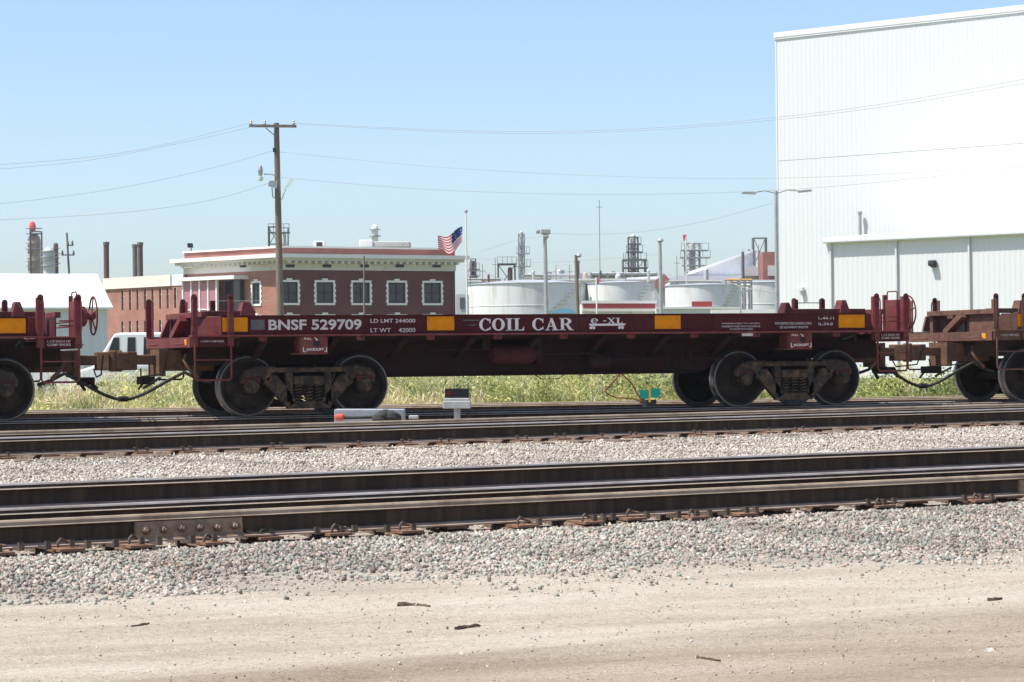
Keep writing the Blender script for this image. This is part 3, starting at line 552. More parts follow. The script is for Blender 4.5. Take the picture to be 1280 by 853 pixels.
    # end sills, bulkheads, couplers
    for k in (-1, 1):
        b = MB(); b.box(min(k*5.98, k*6.06), max(k*5.98, k*6.06), -1.4, 1.4, 1.045, 1.197); es = B('end_sill', b, 'red', root, .006)
        b = MB(); b.box(min(k*5.3, k*5.97), max(k*5.3, k*5.97), -1.38, 1.38, 1.175, 1.192); B('end_platform', b, 'red')
        for vv in (-.9, .9): b = MB(); b.tube([(k*6.06, vv-.22, 1.1), (k*6.13, vv-.22, 1.1), (k*6.13, vv+.22, 1.1), (k*6.06, vv+.22, 1.1)], .011, 6); B('end_grab_iron', b, 'red', es)
        b = MB(); b.box(min(k*6.061, k*6.066), max(k*6.061, k*6.066), -1.22, -1.1, 1.08, 1.17); B('end_reflector', b, 'orange_lens', es)
        # bulkhead at the trough end: top beam, web plates and raking brace
        e = 5.72*k; bb = MB(); bb.box(min(e, e+k*.09), max(e, e+k*.09), -1.12, 1.12, 1.5, 1.585); bh = B('bulkhead', bb, 'red', root, .006)
        b = MB(); b.bar((e+k*.1, -.15, 1.5), (e+k*.14, .35, 1.2), .1, .16, up=(1, 0, 0)); B('raking_brace', b, 'red', bh)
        b = MB(); b.box(min(e, e+k*.02), max(e, e+k*.02), -1.12, -.1, 1.2, 1.5); B('web_plate', b, 'maroon', bh)
        b = MB(); b.box(min(e, e+k*.03), max(e, e+k*.03), 1.02, 1.12, 1.2, 1.5); B('web_plate', b, 'maroon', bh)
        b = MB(); b.box(min(e-k*.5, e-k*.45), max(e-k*.5, e-k*.45), -1.1, 1.1, 1.05, 1.48); B('dark_backing', b, 'blk', bh)  # black sheet that paints the darkness inside the bulkhead opening
        # draft gear and coupler
        b = MB(); b.box(min(k*5.4, k*6.22), max(k*5.4, k*6.22), -.26, .26, .7, 1.02); b.box(min(k*6.16, k*6.26), max(k*6.16, k*6.26), -.3, .3, .62, 1.03); B('draft_box', b, 'coupler')
        b = MB(); b.box(min(k*6.2, k*6.6), max(k*6.2, k*6.6), -.09, .09, .8, .95); b.hexa([(k*6.55, -.1, .72), (k*6.72, -.2, .72), (k*6.72, .2, .72), (k*6.55, .1, .72)][::-k], [(k*6.55, -.1, 1.0), (k*6.72, -.2, 1.0), (k*6.72, .2, 1.0), (k*6.55, .1, 1.0)][::-k])
        b.box(min(k*6.7, k*6.88), max(k*6.7, k*6.88), min(k*.08, k*.2), max(k*.08, k*.2), .73, .99); cp = B('coupler', b, 'coupler', root, .015)
        b = MB(); b.lathe([(.06, .7), (.075, .72), (.075, 1.0), (.06, 1.02)], (k*6.8, -k*.12, 0), 'z', 12); b.box(min(k*6.8, k*6.92), max(k*6.8, k*6.92), -.13 if k > 0 else -.05, .05 if k > 0 else .13, .74, .98); B('knuckle', b, 'coupler', cp, .012)
        b = MB(); b.bar((k*6.3, -.5, .6), (k*6.5, -.3, .45), .05, .03); b.bar((k*6.3, .25, .62), (k*6.45, .3, .42), .05, .03); b.tube([(k*6.5, -.1, .74), (k*6.52, -.2, .62), (k*6.4, -1.1, .66), (k*6.38, -1.35, .95)], .012, 6); b.box(min(k*6.3, k*6.5), max(k*6.3, k*6.5), -.18, .18, .5, .62); B('uncoupling_lever', b, 'grime')
        b = MB(); pts = []
        for j in range(13):
            t_ = j/12; uu = k*(5.95+t_*.92); pts.append((uu, -.62+.12*t_, .58-.03*t_-.27*math.sin(min(1, t_*1.0)*math.pi/2)**2+(.1*(1-t_)**4)))
        b.tube([(k*5.55, -.62, .52), (k*5.75, -.62, .58)]+pts, .025, 8); hs = B('air_hose', b, 'hose')
        b = MB(); b.tube([(k*6.83, -.5, .29), (k*6.93, -.5, .29)], .042, 8); B('hose_coupling', b, 'hose', hs)
        b = MB(); b.tube([(k*5.9, -.55, .95), (k*5.95, -.6, .86), (k*5.88, -.65, .72), (k*5.75, -.66, .6)], .03, 8); B('angle_cock', b, 'coupler')
    # hand brake at the right hand end
    b = MB(); b.box(6.02, 6.1, -1.1, -.72, 1.2, 1.74); b.lathe([(.02, 6.1), (.13, 6.11), (.15, 6.14), (.15, 6.2), (.1, 6.23)], (0, -.92, 1.52), 'x', 20); b.bar((6.05, -.66, 1.2), (6.05, -.66, 1.83), .06, .06); hb = B('hand_brake', b, 'red', root, .01)
    b = MB(); c = (6.33, -.92, 1.53); b.tube([(c[0], c[1]+.28*math.cos(a), c[2]+.28*math.sin(a)) for a in np.linspace(0, 2*math.pi, 33)[:-1]], .014, 8, closed=True)
    b.lathe([(.03, 6.2), (.05, 6.24), (.075, 6.3), (.05, 6.36), (.02, 6.37)], (0, -.92, 1.53), 'x', 14)
    for i in range(5): a = R(72*i+20); b.tube([(c[0]-.02, c[1]+.05*math.cos(a), c[2]+.05*math.sin(a)), (c[0], c[1]+.27*math.cos(a), c[2]+.27*math.sin(a))], .012, 6)
    B('brake_wheel', b, 'red', hb)
    b = MB(); b.tube([(6.05, -1.08, 1.74), (6.05, -1.08, 1.86), (6.05, -1.05, 1.88), (6.05, -.78, 1.88), (6.05, -.75, 1.86), (6.05, -.75, 1.74)], .011, 6); B('hand_hold', b, 'red', hb)
    for z in (1.38, 1.45): b = MB(); b.tube([(5.75, -1.3, z), (6.1, -1.3, z), (6.1, 1.3, z), (5.75, 1.3, z)], .013, 6); B('end_handrail', b, 'red')
    # coil cradle gear standing in the trough above the sills
    def cradle(a0, a1, stakes, stops):
        vv = -.6; b = MB(); b.box(a0, a1, vv-.1, vv+.1, 1.52, 1.6); cr = B('cradle_beam', b, 'red', root, .006)
        for u in stakes: b = MB(); b.box(u-.035, u+.035, vv-.04, vv+.04, 1.6, 1.755); B('cradle_stake', b, 'maroon', cr)
        for u, h, w_, m_ in stops:
            b = MB(); b.hexa([(u-w_-.03, vv-.13, 1.5), (u+w_+.03, vv-.13, 1.5), (u+w_+.03, vv+.13, 1.5), (u-w_-.03, vv+.13, 1.5)], [(u-w_+.03, vv-.1, h), (u+w_-.05, vv-.1, h), (u+w_-.05, vv+.1, h), (u-w_+.03, vv+.1, h)]); B('coil_stop', b, m_, cr, .008)
        if len(stakes) > 1: b = MB(); b.tube([(stakes[0], vv, 1.7), (stakes[1], vv, 1.7)], .008, 6); B('tie_rod', b, 'grime', cr)
        b = MB(); b.box(a0, a1, .55, .75, 1.45, 1.515); B('cradle_beam', b, 'red')
    cradle(-5.62, -4.86, (-5.5,), ((-4.98, 1.735, .1, 'red'),)); cradle(4.16, 5.66, (4.4, 4.9), ((4.22, 1.705, .07, 'maroon'), (5.27, 1.745, .08, 'red')))
    # trucks
    for k in (-1, 1):
        tc = 4.131*k; b = MB(); b.box(tc-.2, tc+.2, -1.0, 1.0, .46, .62); b.box(tc-.3, tc+.3, -.35, .35, .62, .78); tr = B('truck', b, 'grime', root, .01)
        for ax in (-.889, .889):
            b = MB(); b.lathe([(.08, -1.02), (.08, 1.02)], (tc+ax, 0, .457), 'y', 14); B('axle', b, 'grime', tr)
            for sd in (-1, 1):
                b = MB(); pr = [(.1, .85), (.12, .84), (.13, .78), (.33, .74), (.385, .815), (.43, .82), (.452, .815), (.457, .8), (.462, .715), (.474, .7), (.483, .69), (.474, .682), (.39, .682), (.35, .72), (.13, .71)]
                b.lathe([(r_, sd*h) for r_, h in pr][::sd], (tc+ax, 0, .457), 'y', 40, 0, [[0, 0, 0, 0, 0, 2, 1, 1, 1, 1, 1, 2, 0, 0][i] for i in (range(14) if sd > 0 else range(13, -1, -1))]); B('wheel', b, ('wheel', 'rim', 'rimface'), tr)
        for sd in (-1, 1):
            P = lambda a, z, t: (tc+a, sd*(1.0+.0)+(-.065, .065)[t], z)
            b = MB()
            for po in ([(-1.05, .5), (-.99, .5), (-.9, .6), (-.76, .6), (-.7, .53), (-.62, .53), (-.58, .66), (.58, .66), (.62, .53), (.7, .53), (.76, .6), (.9, .6), (.99, .5), (1.05, .5), (1.06, .6), (.99, .7), (.8, .755), (.45, .735), (-.45, .735), (-.8, .755), (-.99, .7), (-1.06, .6)],
                       [(-.72, .5), (-.63, .44), (-.33, .12), (-.2, .2), (-.24, .3), (-.5, .62), (-.62, .62)], [(.72, .5), (.62, .62), (.5, .62), (.24, .3), (.2, .2), (.33, .12), (.63, .44)],
                       [(-.34, .105), (.34, .105), (.3, .225), (-.3, .225)], [(-.36, .2), (-.25, .2), (-.25, .68), (-.36, .68)], [(.25, .2), (.36, .2), (.36, .68), (.25, .68)]): b.prism(po, P)
            for a0, a1, z0 in ((-.97, -.52, .76), (-.36, .1, .74), (.5, .97, .76)):
                for q in np.arange(a0, a1, .045):
                    dz = -.05*max(0, abs(q)-.78)/.2; b.box(tc+q, tc+q+.022, sd*1.0-.08, sd*1.0+.08, z0-.03+dz, z0+.005+dz)
            sf = B('side_frame', b, 'cast', tr, .012)
            b = MB(); b.box(tc-.24, tc+.24, sd*1.0-.09, sd*1.0+.09, .47, .6); b.box(tc-.2, tc+.2, sd*1.0-.1, sd*1.0+.1, .575, .6); B('bolster_end', b, 'cast', tr, .01)
            for a in (-.15, 0, .15):
                b = MB(); pts = [(tc+a+.062*math.cos(q), sd*1.03+.062*math.sin(q), .225+.24*q/(2*math.pi*5)) for q in np.linspace(0, 2*math.pi*5, 51)]; b.tube(pts, .014, 5); B('spring', b, 'cast', tr)
            for ax in (-.889, .889):
                b = MB(); b.box(tc+ax-.13, tc+ax+.13, sd*1.0-.075, sd*1.0+.075, .5, .6); B('bearing_adapter', b, 'maroon', tr, .01)
                b = MB(); b.lathe([(.11, sd*.94), (.11, sd*1.08), (.095, sd*1.1), (.095, sd*1.13), (.03, sd*1.14)] if sd > 0 else [(.03, -1.14), (.095, -1.13), (.095, -1.1), (.11, -1.08), (.11, -.94)], (tc+ax, 0, .457), 'y', 18)
                for q in range(3): a = R(120*q+30); b.lathe([(.018, sd*1.13), (.018, sd*1.15)][::sd], (tc+ax+.06*math.cos(a), 0, .457+.06*math.sin(a)), 'y', 6)
                B('bearing_cap', b, 'cast', tr)
        b = MB(); b.box(tc-.62, tc-.5, -.75, .75, .3, .42); B('brake_beam', b, 'grime', tr); b = MB(); b.box(tc+.5, tc+.62, -.75, .75, .3, .42); B('brake_beam', b, 'grime', tr)
    # lettering on the near side
    v = -V-.004
    b = MB(); b.box(-5.13, -4.92, v, v+.003, 1.3, 1.45); B('routing_board', b, 'sheet')
    if number: text_mesh('BNSF 529709', -4.86, -3.40, 1.292, 1.452, v, M['white_dim'], root, bold=.028)
    text_mesh('LD LMT 244000', -3.26, -2.54, 1.395, 1.455, v, M['white_dim'], root, bold=.012)
    text_mesh('LT WT    42000', -3.26, -2.54, 1.25, 1.315, v, M['white_dim'], root, bold=.012)
    b = MB(); b.box(-1.76, -1.5, v, v+.003, 1.42, 1.435); b.add([(-1.73, v, 1.36), (-1.52, v, 1.36), (-1.6, v, 1.34)], [(0, 1, 2)]); B('faded_mark', b, 'sheet')
    text_mesh('', -1.50, .07, 1.262, 1.458, v, M['white'], root, glyphs=serif('COIL CAR'))
    text_mesh('', .37, .91, 1.365, 1.455, v, M['white'], root, glyphs=serif('e -XL'))
    b = MB(); b.add([(.33, v, 1.362), (.36, v, 1.33), (.94, v, 1.33), (.97, v, 1.362)], [(0, 1, 2, 3)])
    for c in (.37, .42, .86, .91): b.add([(c+.025*math.cos(a), v, 1.3+.025*math.sin(a)) for a in np.linspace(0, 6.28, 13)[:-1]], [tuple(range(12))])
    b.add([(.4, v, 1.31), (.39, v, 1.345), (.41, v, 1.345)], [(0, 1, 2)]); b.add([(.88, v, 1.31), (.87, v, 1.345), (.9, v, 1.345)], [(0, 1, 2)]); B('car_emblem', b, 'white')
    text_mesh('OWNERSHIP SUBJECT TO A SECURITY', 2.64, 3.33, 1.338, 1.365, v, M['white_dim'], root, bold=.01)
    text_mesh('AGREEMENT FILED WITH THE SURFACE', 2.64, 3.33, 1.293, 1.32, v, M['white_dim'], root, bold=.01)
    text_mesh('TRANSPORTATION BOARD', 2.78, 3.2, 1.25, 1.277, v, M['white_dim'], root, bold=.01)
    text_mesh('FOR RESTRICTED LOADING INFO', 3.6, 4.26, 1.33, 1.37, v, M['white_dim'], root, bold=.01)
    text_mesh('SEE EQUIPMENT REGISTER', 3.68, 4.2, 1.265, 1.305, v, M['white_dim'], root, bold=.01)
    text_mesh('L-44-11', 4.39, 4.67, 1.41, 1.455, v, M['white_dim'], root, bold=.015)
    text_mesh('IL-34-0', 4.39, 4.65, 1.315, 1.36, v, M['white_dim'], root, bold=.015)
    text_mesh('1-1/2 INCH HP', 5.55, 5.89, 1.135, 1.17, -1.425, M['white_dim'], root, bold=.01)
    text_mesh('COMP SHOES', 5.55, 5.89, 1.085, 1.12, -1.425, M['white_dim'], root, bold=.01)
    text_mesh('1-1/2 INCH COMP SHOES', -5.9, -5.55, 1.12, 1.15, -1.425, M['white_dim'], root, bold=.01)
    b = MB(); b.box(2.98, 3.2, -1.47, -1.46, 1.15, 1.197); B('pale_tag', b, 'white_dim')
    return root
M['dim_red'] = mat('shaded_dark_red', (.055, .014, .016), .8, 0, .25, 6)  # reservoir red deepened: shade below the deck put into the colour
M['white_dim'] = mat('worn_stencil_white', (.6, .54, .5), .6, 0, .12, 12, (.2, .1, .11), .12, 14)
M['rimface'] = mat('worn_wheel_edge', (.16, .155, .15), .5, .6, .3, 9)
car = coil_car('clean maroon coil car with large COIL CAR lettering in full view')
cl = [c for c in car.children]
right = copy_tree(car); left = copy_tree(car)
car.location = (CX, TC, 0); left.location = (CX-13.72, TC, 0); right.location = (CX+13.72, TC, 0)
left['label'] = 'maroon coil car cut off by the left edge, its hand brake wheel showing'; right['label'] = 'rusty brown coil car cut off by the right edge'
RUST = {M['dim_red'].name: M['r_under'], M['maroon'].name: M['r_maroon'], M['maroon_sill'].name: M['r_maroon'], M['red'].name: M['r_maroon'], M['under'].name: M['r_under']}
def weather(o):
    for sl_ in o.material_slots:
        if sl_.material and sl_.material.name in RUST: r_ = RUST[sl_.material.name]; sl_.link = 'OBJECT'; sl_.material = r_
    for c in o.children: weather(c)
weather(right)
# ------------------------------------------------------------------ trackside things
GZ = -.36
def mpx(D): return FPX/D
def px_box(mb, x0, x1, y0, y1, D, depth, mi=0):                      # a box facing the tracks: front face spans the given image rectangle at distance D
    p, q, r_ = W(x0, y1, D), W(x1, y1, D), W(x0, y0, D); d = FW*depth
    b = [p, q, q+d, p+d]; h = Vector((0, 0, r_.z-p.z)); return mb.hexa(b, [v+h for v in b], mi)
M['darklens'] = mat('dark_red_lens', (.09, .012, .012), .3)
M['rock'] = mat('pale_limestone', (.5, .46, .4), .95, 0, .25, 30, (.35, .3, .25), .3, 20)
def trackside():
    D = 32.0; c = W(571, 520, D); c.z = -.25
    r_ = empty('dwarf_signal', c, 'small black signal head on grey housing and post beside the track', 'signal')
    b = MB(); p = W(571.5, 522, D); b.tube([(p.x, p.y, -.3), (p.x, p.y, .22)], .042, 12); b.box(p.x-.09, p.x+.09, p.y-.09, p.y+.09, -.27, -.24); b.build('post', M['sig'], r_)
    b = MB(); px_box(b, 553.5, 588.5, 501.5, 511, D-.12, .24); px_box(b, 555, 587, 497.8, 501.6, D-.1, .2); b.build('housing', M['sig'], r_, bev=.01)
    b = MB(); px_box(b, 556, 586, 486, 497.8, D-.09, .17); h = b.build('signal_head', M['blk'], r_, bev=.006)
    b = MB(); px_box(b, 559, 565, 489, 496, D-.095, .02); b.build('lens', M['darklens'], h)
    b = MB(); q = W(585, 512, D); b.tube([(q.x, q.y+.1, .2), (q.x+.05, q.y+.08, .1), (q.x+.07, q.y+.05, -.26)], .02, 6); b.build('conduit', M['dark'], r_)
    D = 32.0; c = W(460, 522, D); c.z = -.25
    r_ = empty('switch_machine', c, 'low pale metal switch machine with red cap and dark bundle on it', 'switch machine')
    b = MB(); px_box(b, 418, 505, 512, 531, D+.25, .45); b.build('casing', M['alu'], r_, bev=.01)
    b = MB(); p = W(425, 522, D); px_box(b, 418, 430, 518, 526, D+.02, .18); b.build('end_cap', M['redcap'], r_, bev=.03)
    b = MB(); p, q = W(430, 522.5, D+.1), W(492, 521, D+.1); b.tube([p, q], .02, 8); b.build('rod', M['dark'], r_)
    b = MB(); p = W(484, 521, D)
    for i in range(5):
        a = i-2; b.lathe([(.01, -.1), (.07+.01*(i % 2), -.07), (.095, -.02), (.08, .03), (.03, .06+.01*i % .02)], (p.x+a*.055, p.y+.03*(i % 3), p.z-.02*abs(a)+.03), 'z', 10)
    b.build('bundle', M['tarp'], r_)
    b = MB(); px_box(b, 511, 523, 519.5, 524, D, .12); tag(b.build('concrete_chunk', M['sig'], bev=.01), 'small pale block lying beside the switch machine', 'block')
    D = 46.0; c = W(812, 500, D); c.z = -.25
    r_ = empty('switch_target', c, 'green two-bladed switch target with amber centre behind the train', 'switch stand')
    b = MB(); px_box(b, 799.5, 810.5, 487.5, 498.5, D, .02); b.build('blade', M['green'], r_); b = MB(); px_box(b, 813.5, 825.5, 485.5, 497.5, D, .02); b.build('blade', M['green'], r_)
    b = MB(); px_box(b, 810.6, 813.4, 484, 503, D+.005, .04); b.build('spindle', M['amber'], r_); b = MB(); p = W(812, 505, D+.1); b.box(p.x-.1, p.x+.1, p.y-.08, p.y+.08, -.25, .06); px_box(b, 800, 806, 498, 505, D+.1, .05); b.build('stand', M['dark'], r_)
    b = MB(); D = 45.0; pts = [(776, 466), (770, 474), (757, 488), (758.5, 492), (770, 497.5), (790, 498), (801, 502)]
    b.tube([W(x, y, D+.05*i) for i, (x, y) in enumerate(pts)], .014, 6); b.tube([W(x, y, D) for x, y in ((777, 467), (790, 480), (797, 493), (803, 502))], .016, 6)
    tag(b.build('brown_cable', M['cable']), 'looped brown cable rising from the weeds beside the green switch target', 'cable')
    # debris on the dirt and ballast
    def stick(pts, r0, label, m='stick', name='wood_splinter', z=-.585):
        b = MB(); P = []
        for (x, y) in pts:
            d = ray(x, y); k = 1e9
            for zz in np.linspace(-.8, -.3, 60):
                kk = (zz-CH)/d.z; q = d*kk
                if gz(q.x, q.y) >= zz-.012: k = kk
            if k > 1e8: k = (z-CH)/d.z
            q = d*k; P.append((q.x, q.y, gz(q.x, q.y)+relief(np.array(q.x), np.array(q.y))+r0*.35))
        fine_ = []
        for k in range(9):
            t_ = k/8*(len(P)-1); i_ = min(int(t_), len(P)-2); a_, c_ = Vector(P[i_]), Vector(P[i_+1]); fine_.append(a_.lerp(c_, t_-i_)+Vector((0, random.uniform(-.004, .004), random.uniform(-.2, .25)*r0)))
        b.tube(fine_, r0*.95, 5, r2=r0*.5)
        b.v = [(v[0], v[1]+random.uniform(-.2, .2)*r0, v[2]+random.uniform(-.25, .25)*r0) for v in b.v]; b.sm = [False]*len(b.sm)
        tag(b.build(name, M[m]), label, 'debris')
    stick([(497, 756), (517, 755.5), (537, 758)], .017, 'short dark stick lying on the dirt near the middle')
    stick([(204, 707), (222, 706.5), (239, 709)], .016, 'flat rusty splinter lying on the ballast below the bolted joint', 'plate')
    stick([(570, 791), (586, 788), (600, 787)], .012, 'thin grey twig on the dirt right of the short stick')
    stick([(556, 783), (570, 780), (584, 777)], .007, 'hair-thin pale twig above the grey twig', 'tie')
    stick([(79, 821), (95, 819), (110, 817)], .011, 'thin brown twig in the lower left of the dirt', 'plate')
    stick([(165, 781), (175, 779), (186, 776)], .01, 'curved dark twig on the dirt at the left', 'stick')
    stick([(1236, 752), (1244, 751), (1252, 749)], .014, 'small dark chip on the dirt at the right edge')
    stick([(894, 755), (901, 756), (907, 756)], .013, 'small dark chip on the dirt right of centre')
    stick([(872, 818), (884, 819), (900, 820)], .01, 'thin dark twig on the brown rut at the bottom')
    def rock(x, y, s_, label):
        d = ray(x, y); q = d*((-.6-CH)/d.z); b = MB(); rr = random.Random(x)
        V_ = [(a*s_*rr.uniform(.7, 1.15)*1.3, c*s_*rr.uniform(.7, 1.15), e*s_*rr.uniform(.6, 1)*.8) for a, c, e in ((1, 0, 0), (.5, .85, .1), (-.5, .9, 0), (-1, .1, .1), (-.5, -.8, 0), (.5, -.85, 0), (.3, .2, 1), (-.4, .1, .9), (0, -.3, .85))]
        z = gz(q.x, q.y)+relief(np.array(q.x), np.array(q.y))-.25*s_; b.add([(q.x+a, q.y+c, z+e) for a, c, e in V_], [(0, 1, 6), (1, 2, 7, 6), (2, 3, 7), (3, 4, 8, 7), (4, 5, 8), (5, 0, 6, 8), (6, 7, 8)]); tag(b.build('loose_stone', M['rock']), label, 'stone')
    rock(1238, 812, .035, 'fist-sized white stone near the lower right corner'); rock(784, 771, .03, 'pale stone on the dirt right of the short stick'); rock(577, 822, .018, 'tiny white stone low in the middle of the dirt')
trackside()
# ------------------------------------------------------------------ parked vehicles
def vehicle(name, label, x0, x1, ytop, D, kind):
    p0, p1 = W(x0, 460, D), W(x1, 460, D); F = Frame(p0, p1); L_ = F.L; zt = W((x0+x1)/2, ytop, D).z; g = GZ
    r_ = empty(name, F.at(L_/2, -.95, g), label, 'van' if kind == 'van' else 'pickup'); h = zt-g
    hood = g+h*.52
    if kind == 'van': prof = [(0, g+.3), (L_, g+.3), (L_, zt-.06), (L_-.12, zt), (1.55, zt), (1.35, zt-.03), (.75, hood+.05), (.08, hood-.15), (0, hood-.3)]
    else: prof = [(0, g+.35), (L_, g+.35), (L_, hood+.08), (L_*.62, hood+.1), (L_*.6, zt-.1), (L_*.56, zt), (L_*.36, zt), (L_*.27, hood+.05), (.05, hood-.05), (0, hood-.2)]
    b = MB(); b.prism(prof, lambda a, z, t: F.at(a, (0, -1.9)[t], z)); bd = b.build('body', M['carwhite'], r_, bev=.06)
    ws = ([(1.05, 1.5, 'd'), (1.72, 1.98, 'r'), (2.2, 3.1, 'r'), (3.3, 4.3, 'r')] if kind == 'van' else [(L_*.37, L_*.46, 'r'), (L_*.475, L_*.56, 'r')])
    for a0, a1, k in ws:
        z0, z1 = hood+.12, zt-.14; b = MB()
        pl = [(a0, z0), (a1, z0), (a1, z1), (a0+(.28 if k == 'd' else .03), z1)]
        b.prism(pl, lambda a, z, t: F.at(a, (.012, -.02)[t], z)); b.build('window', M['glass'], r_)
    b = MB(); a_ = (.8, 1.32, hood+.1, zt-.06) if kind == 'van' else (L_*.285, L_*.35, hood+.1, zt-.05)
    b.hexa([F.at(a_[0], -.15, a_[2]), F.at(a_[0]+.04, -.15, a_[2]), F.at(a_[0]+.04, -1.75, a_[2]), F.at(a_[0], -1.75, a_[2])], [F.at(a_[1]-.03, -.2, a_[3]), F.at(a_[1]+.02, -.2, a_[3]), F.at(a_[1]+.02, -1.7, a_[3]), F.at(a_[1]-.03, -1.7, a_[3])]); b.build('windscreen', M['glass'], r_)
    for a in (L_*.18, L_*.8):
        for bb in (.0, -1.7):
            wb = MB(); c = F.at(a, bb, g+.34); wb.tube([c+F.n*.02, c-F.n*.2], .34, 20); w_ = wb.build('wheel', M['tyre'], r_); wb = MB(); wb.tube([c+F.n*.03, c+F.n*.021], .2, 14); wb.build('rim', M['alu'], w_)
    b = MB(); F.box(b, 1.0, L_-.4, -.001, .014, hood-.06, hood+.02); b.build('trim_stripe', M['metal_grey'], r_)
    b = MB(); F.box(b, -.06, .06, -.25, -.05, hood-.4, hood-.22); b.build('headlight', M['lampglass'], r_)
    return r_
vehicle('parked_van', 'white van with dark side windows parked behind the couplers on the left', 86, 312, 415.5, 75, 'van')
vehicle('parked_pickup', 'white pickup partly hidden behind the left coil car', -70, 92, 412.5, 82, 'pickup')
# ------------------------------------------------------------------ buildings
def shed():
    D = 130; p = W(-160, 470, D+.0); q = W(133, 470, D); F = Frame(q-Vector((22, 0, 0)), q); L_ = F.L
    ze, zr = F.px(60, 384)[1], F.px(60, 343, -3.4)[1]; g = GZ
    r_ = empty('metal_shed', F.at(L_/2, -3.4, g), 'low white-roofed metal shed with pale grey wall at the left edge', 'shed')
    b = MB(); F.box(b, 0, L_, -6.8, 0, g, ze)
    i = 0.
    while i < L_: F.box(b, i, i+.08, .002, .03, g, ze-.02); i += .4
    b.build('wall', M['metal_grey'], r_)
    for sd in (0, 1):
        b = MB(); a = (.35, ze-.12) if sd == 0 else (-7.15, ze-.12)
        b.hexa([F.at(-.3, a[0], a[1]), F.at(L_+.3, a[0], a[1]), F.at(L_+.3, -3.4, zr-.08), F.at(-.3, -3.4, zr-.08)], [F.at(-.3, a[0], a[1]+.1), F.at(L_+.3, a[0], a[1]+.1), F.at(L_+.3, -3.4, zr+.02), F.at(-.3, -3.4, zr+.02)]); b.build('roof', M['roof_white'], r_)
    b = MB(); F.box(b, L_-9, L_-6, .031, .06, g, 2.2); b.build('door', M['metal_white'], r_)
shed()
def window(F, a0, a1, z0, z1, par, quoin=True, name='window', rec=.12):
    b = MB(); F.box(b, a0, a1, -rec, -rec+.02, z0, z1); w_ = b.build(name, M['glass'], par)
    b = MB(); t = .1
    for (x0, x1, y0, y1) in ((a0, a0+t, z0, z1), (a1-t, a1, z0, z1), (a0+t, a1-t, z0, z0+t), (a0+t, a1-t, z1-t, z1), ((a0+a1)/2-.04, (a0+a1)/2+.04, z0+t, z1-t), (a0+t, a1-t, (z0+z1)/2-.04, (z0+z1)/2+.04)): F.box(b, x0, x1, -rec+.021, -rec+.06, y0, y1)
    b.build('sash', M['dark'], w_)
    if quoin:
        b = MB(); s_ = .13; F.box(b, a0-s_, a1+s_, -.1, .06, z0-.16, z0); F.box(b, a0-s_, a1+s_, -.1, .06, z1, z1+.15)
        F.box(b, (a0+a1)/2-.22, (a0+a1)/2+.22, -.1, .09, z1+.151, z1+.28)
        F.box(b, a0-s_, a0, -.1, .05, z0, z1); F.box(b, a1, a1+s_, -.1, .05, z0, z1)
        for i in range(4):
            z = z0+(z1-z0)*(i+.15)/4
            F.box(b, a0-s_-.07, a0-s_, -.02, .045, z, z+.2); F.box(b, a1+s_, a1+s_+.07, -.02, .045, z, z+.2)
        b.build('window_surround', M['trim'], w_)
    return w_
def wall_with_holes(F, a0, a1, z0, z1, holes, m, par, th=.3, name='wall'):
    """holes: list of (a0,a1,z0,z1), built as columns so that windows are real openings"""
    b = MB(); xs = sorted({a0, a1}|{h[0] for h in holes}|{h[1] for h in holes})
    for x0, x1 in zip(xs[:-1], xs[1:]):
        hs = sorted([h for h in holes if h[0] <= x0+1e-6 and h[1] >= x1-1e-6], key=lambda h: h[2]); z = z0
        for h in hs:
            if h[2] > z: F.box(b, x0, x1, -th, 0, z, h[2])
            z = h[3]
        if z1 > z: F.box(b, x0, x1, -th, 0, z, z1)
    return b.build(name, M[m], par)
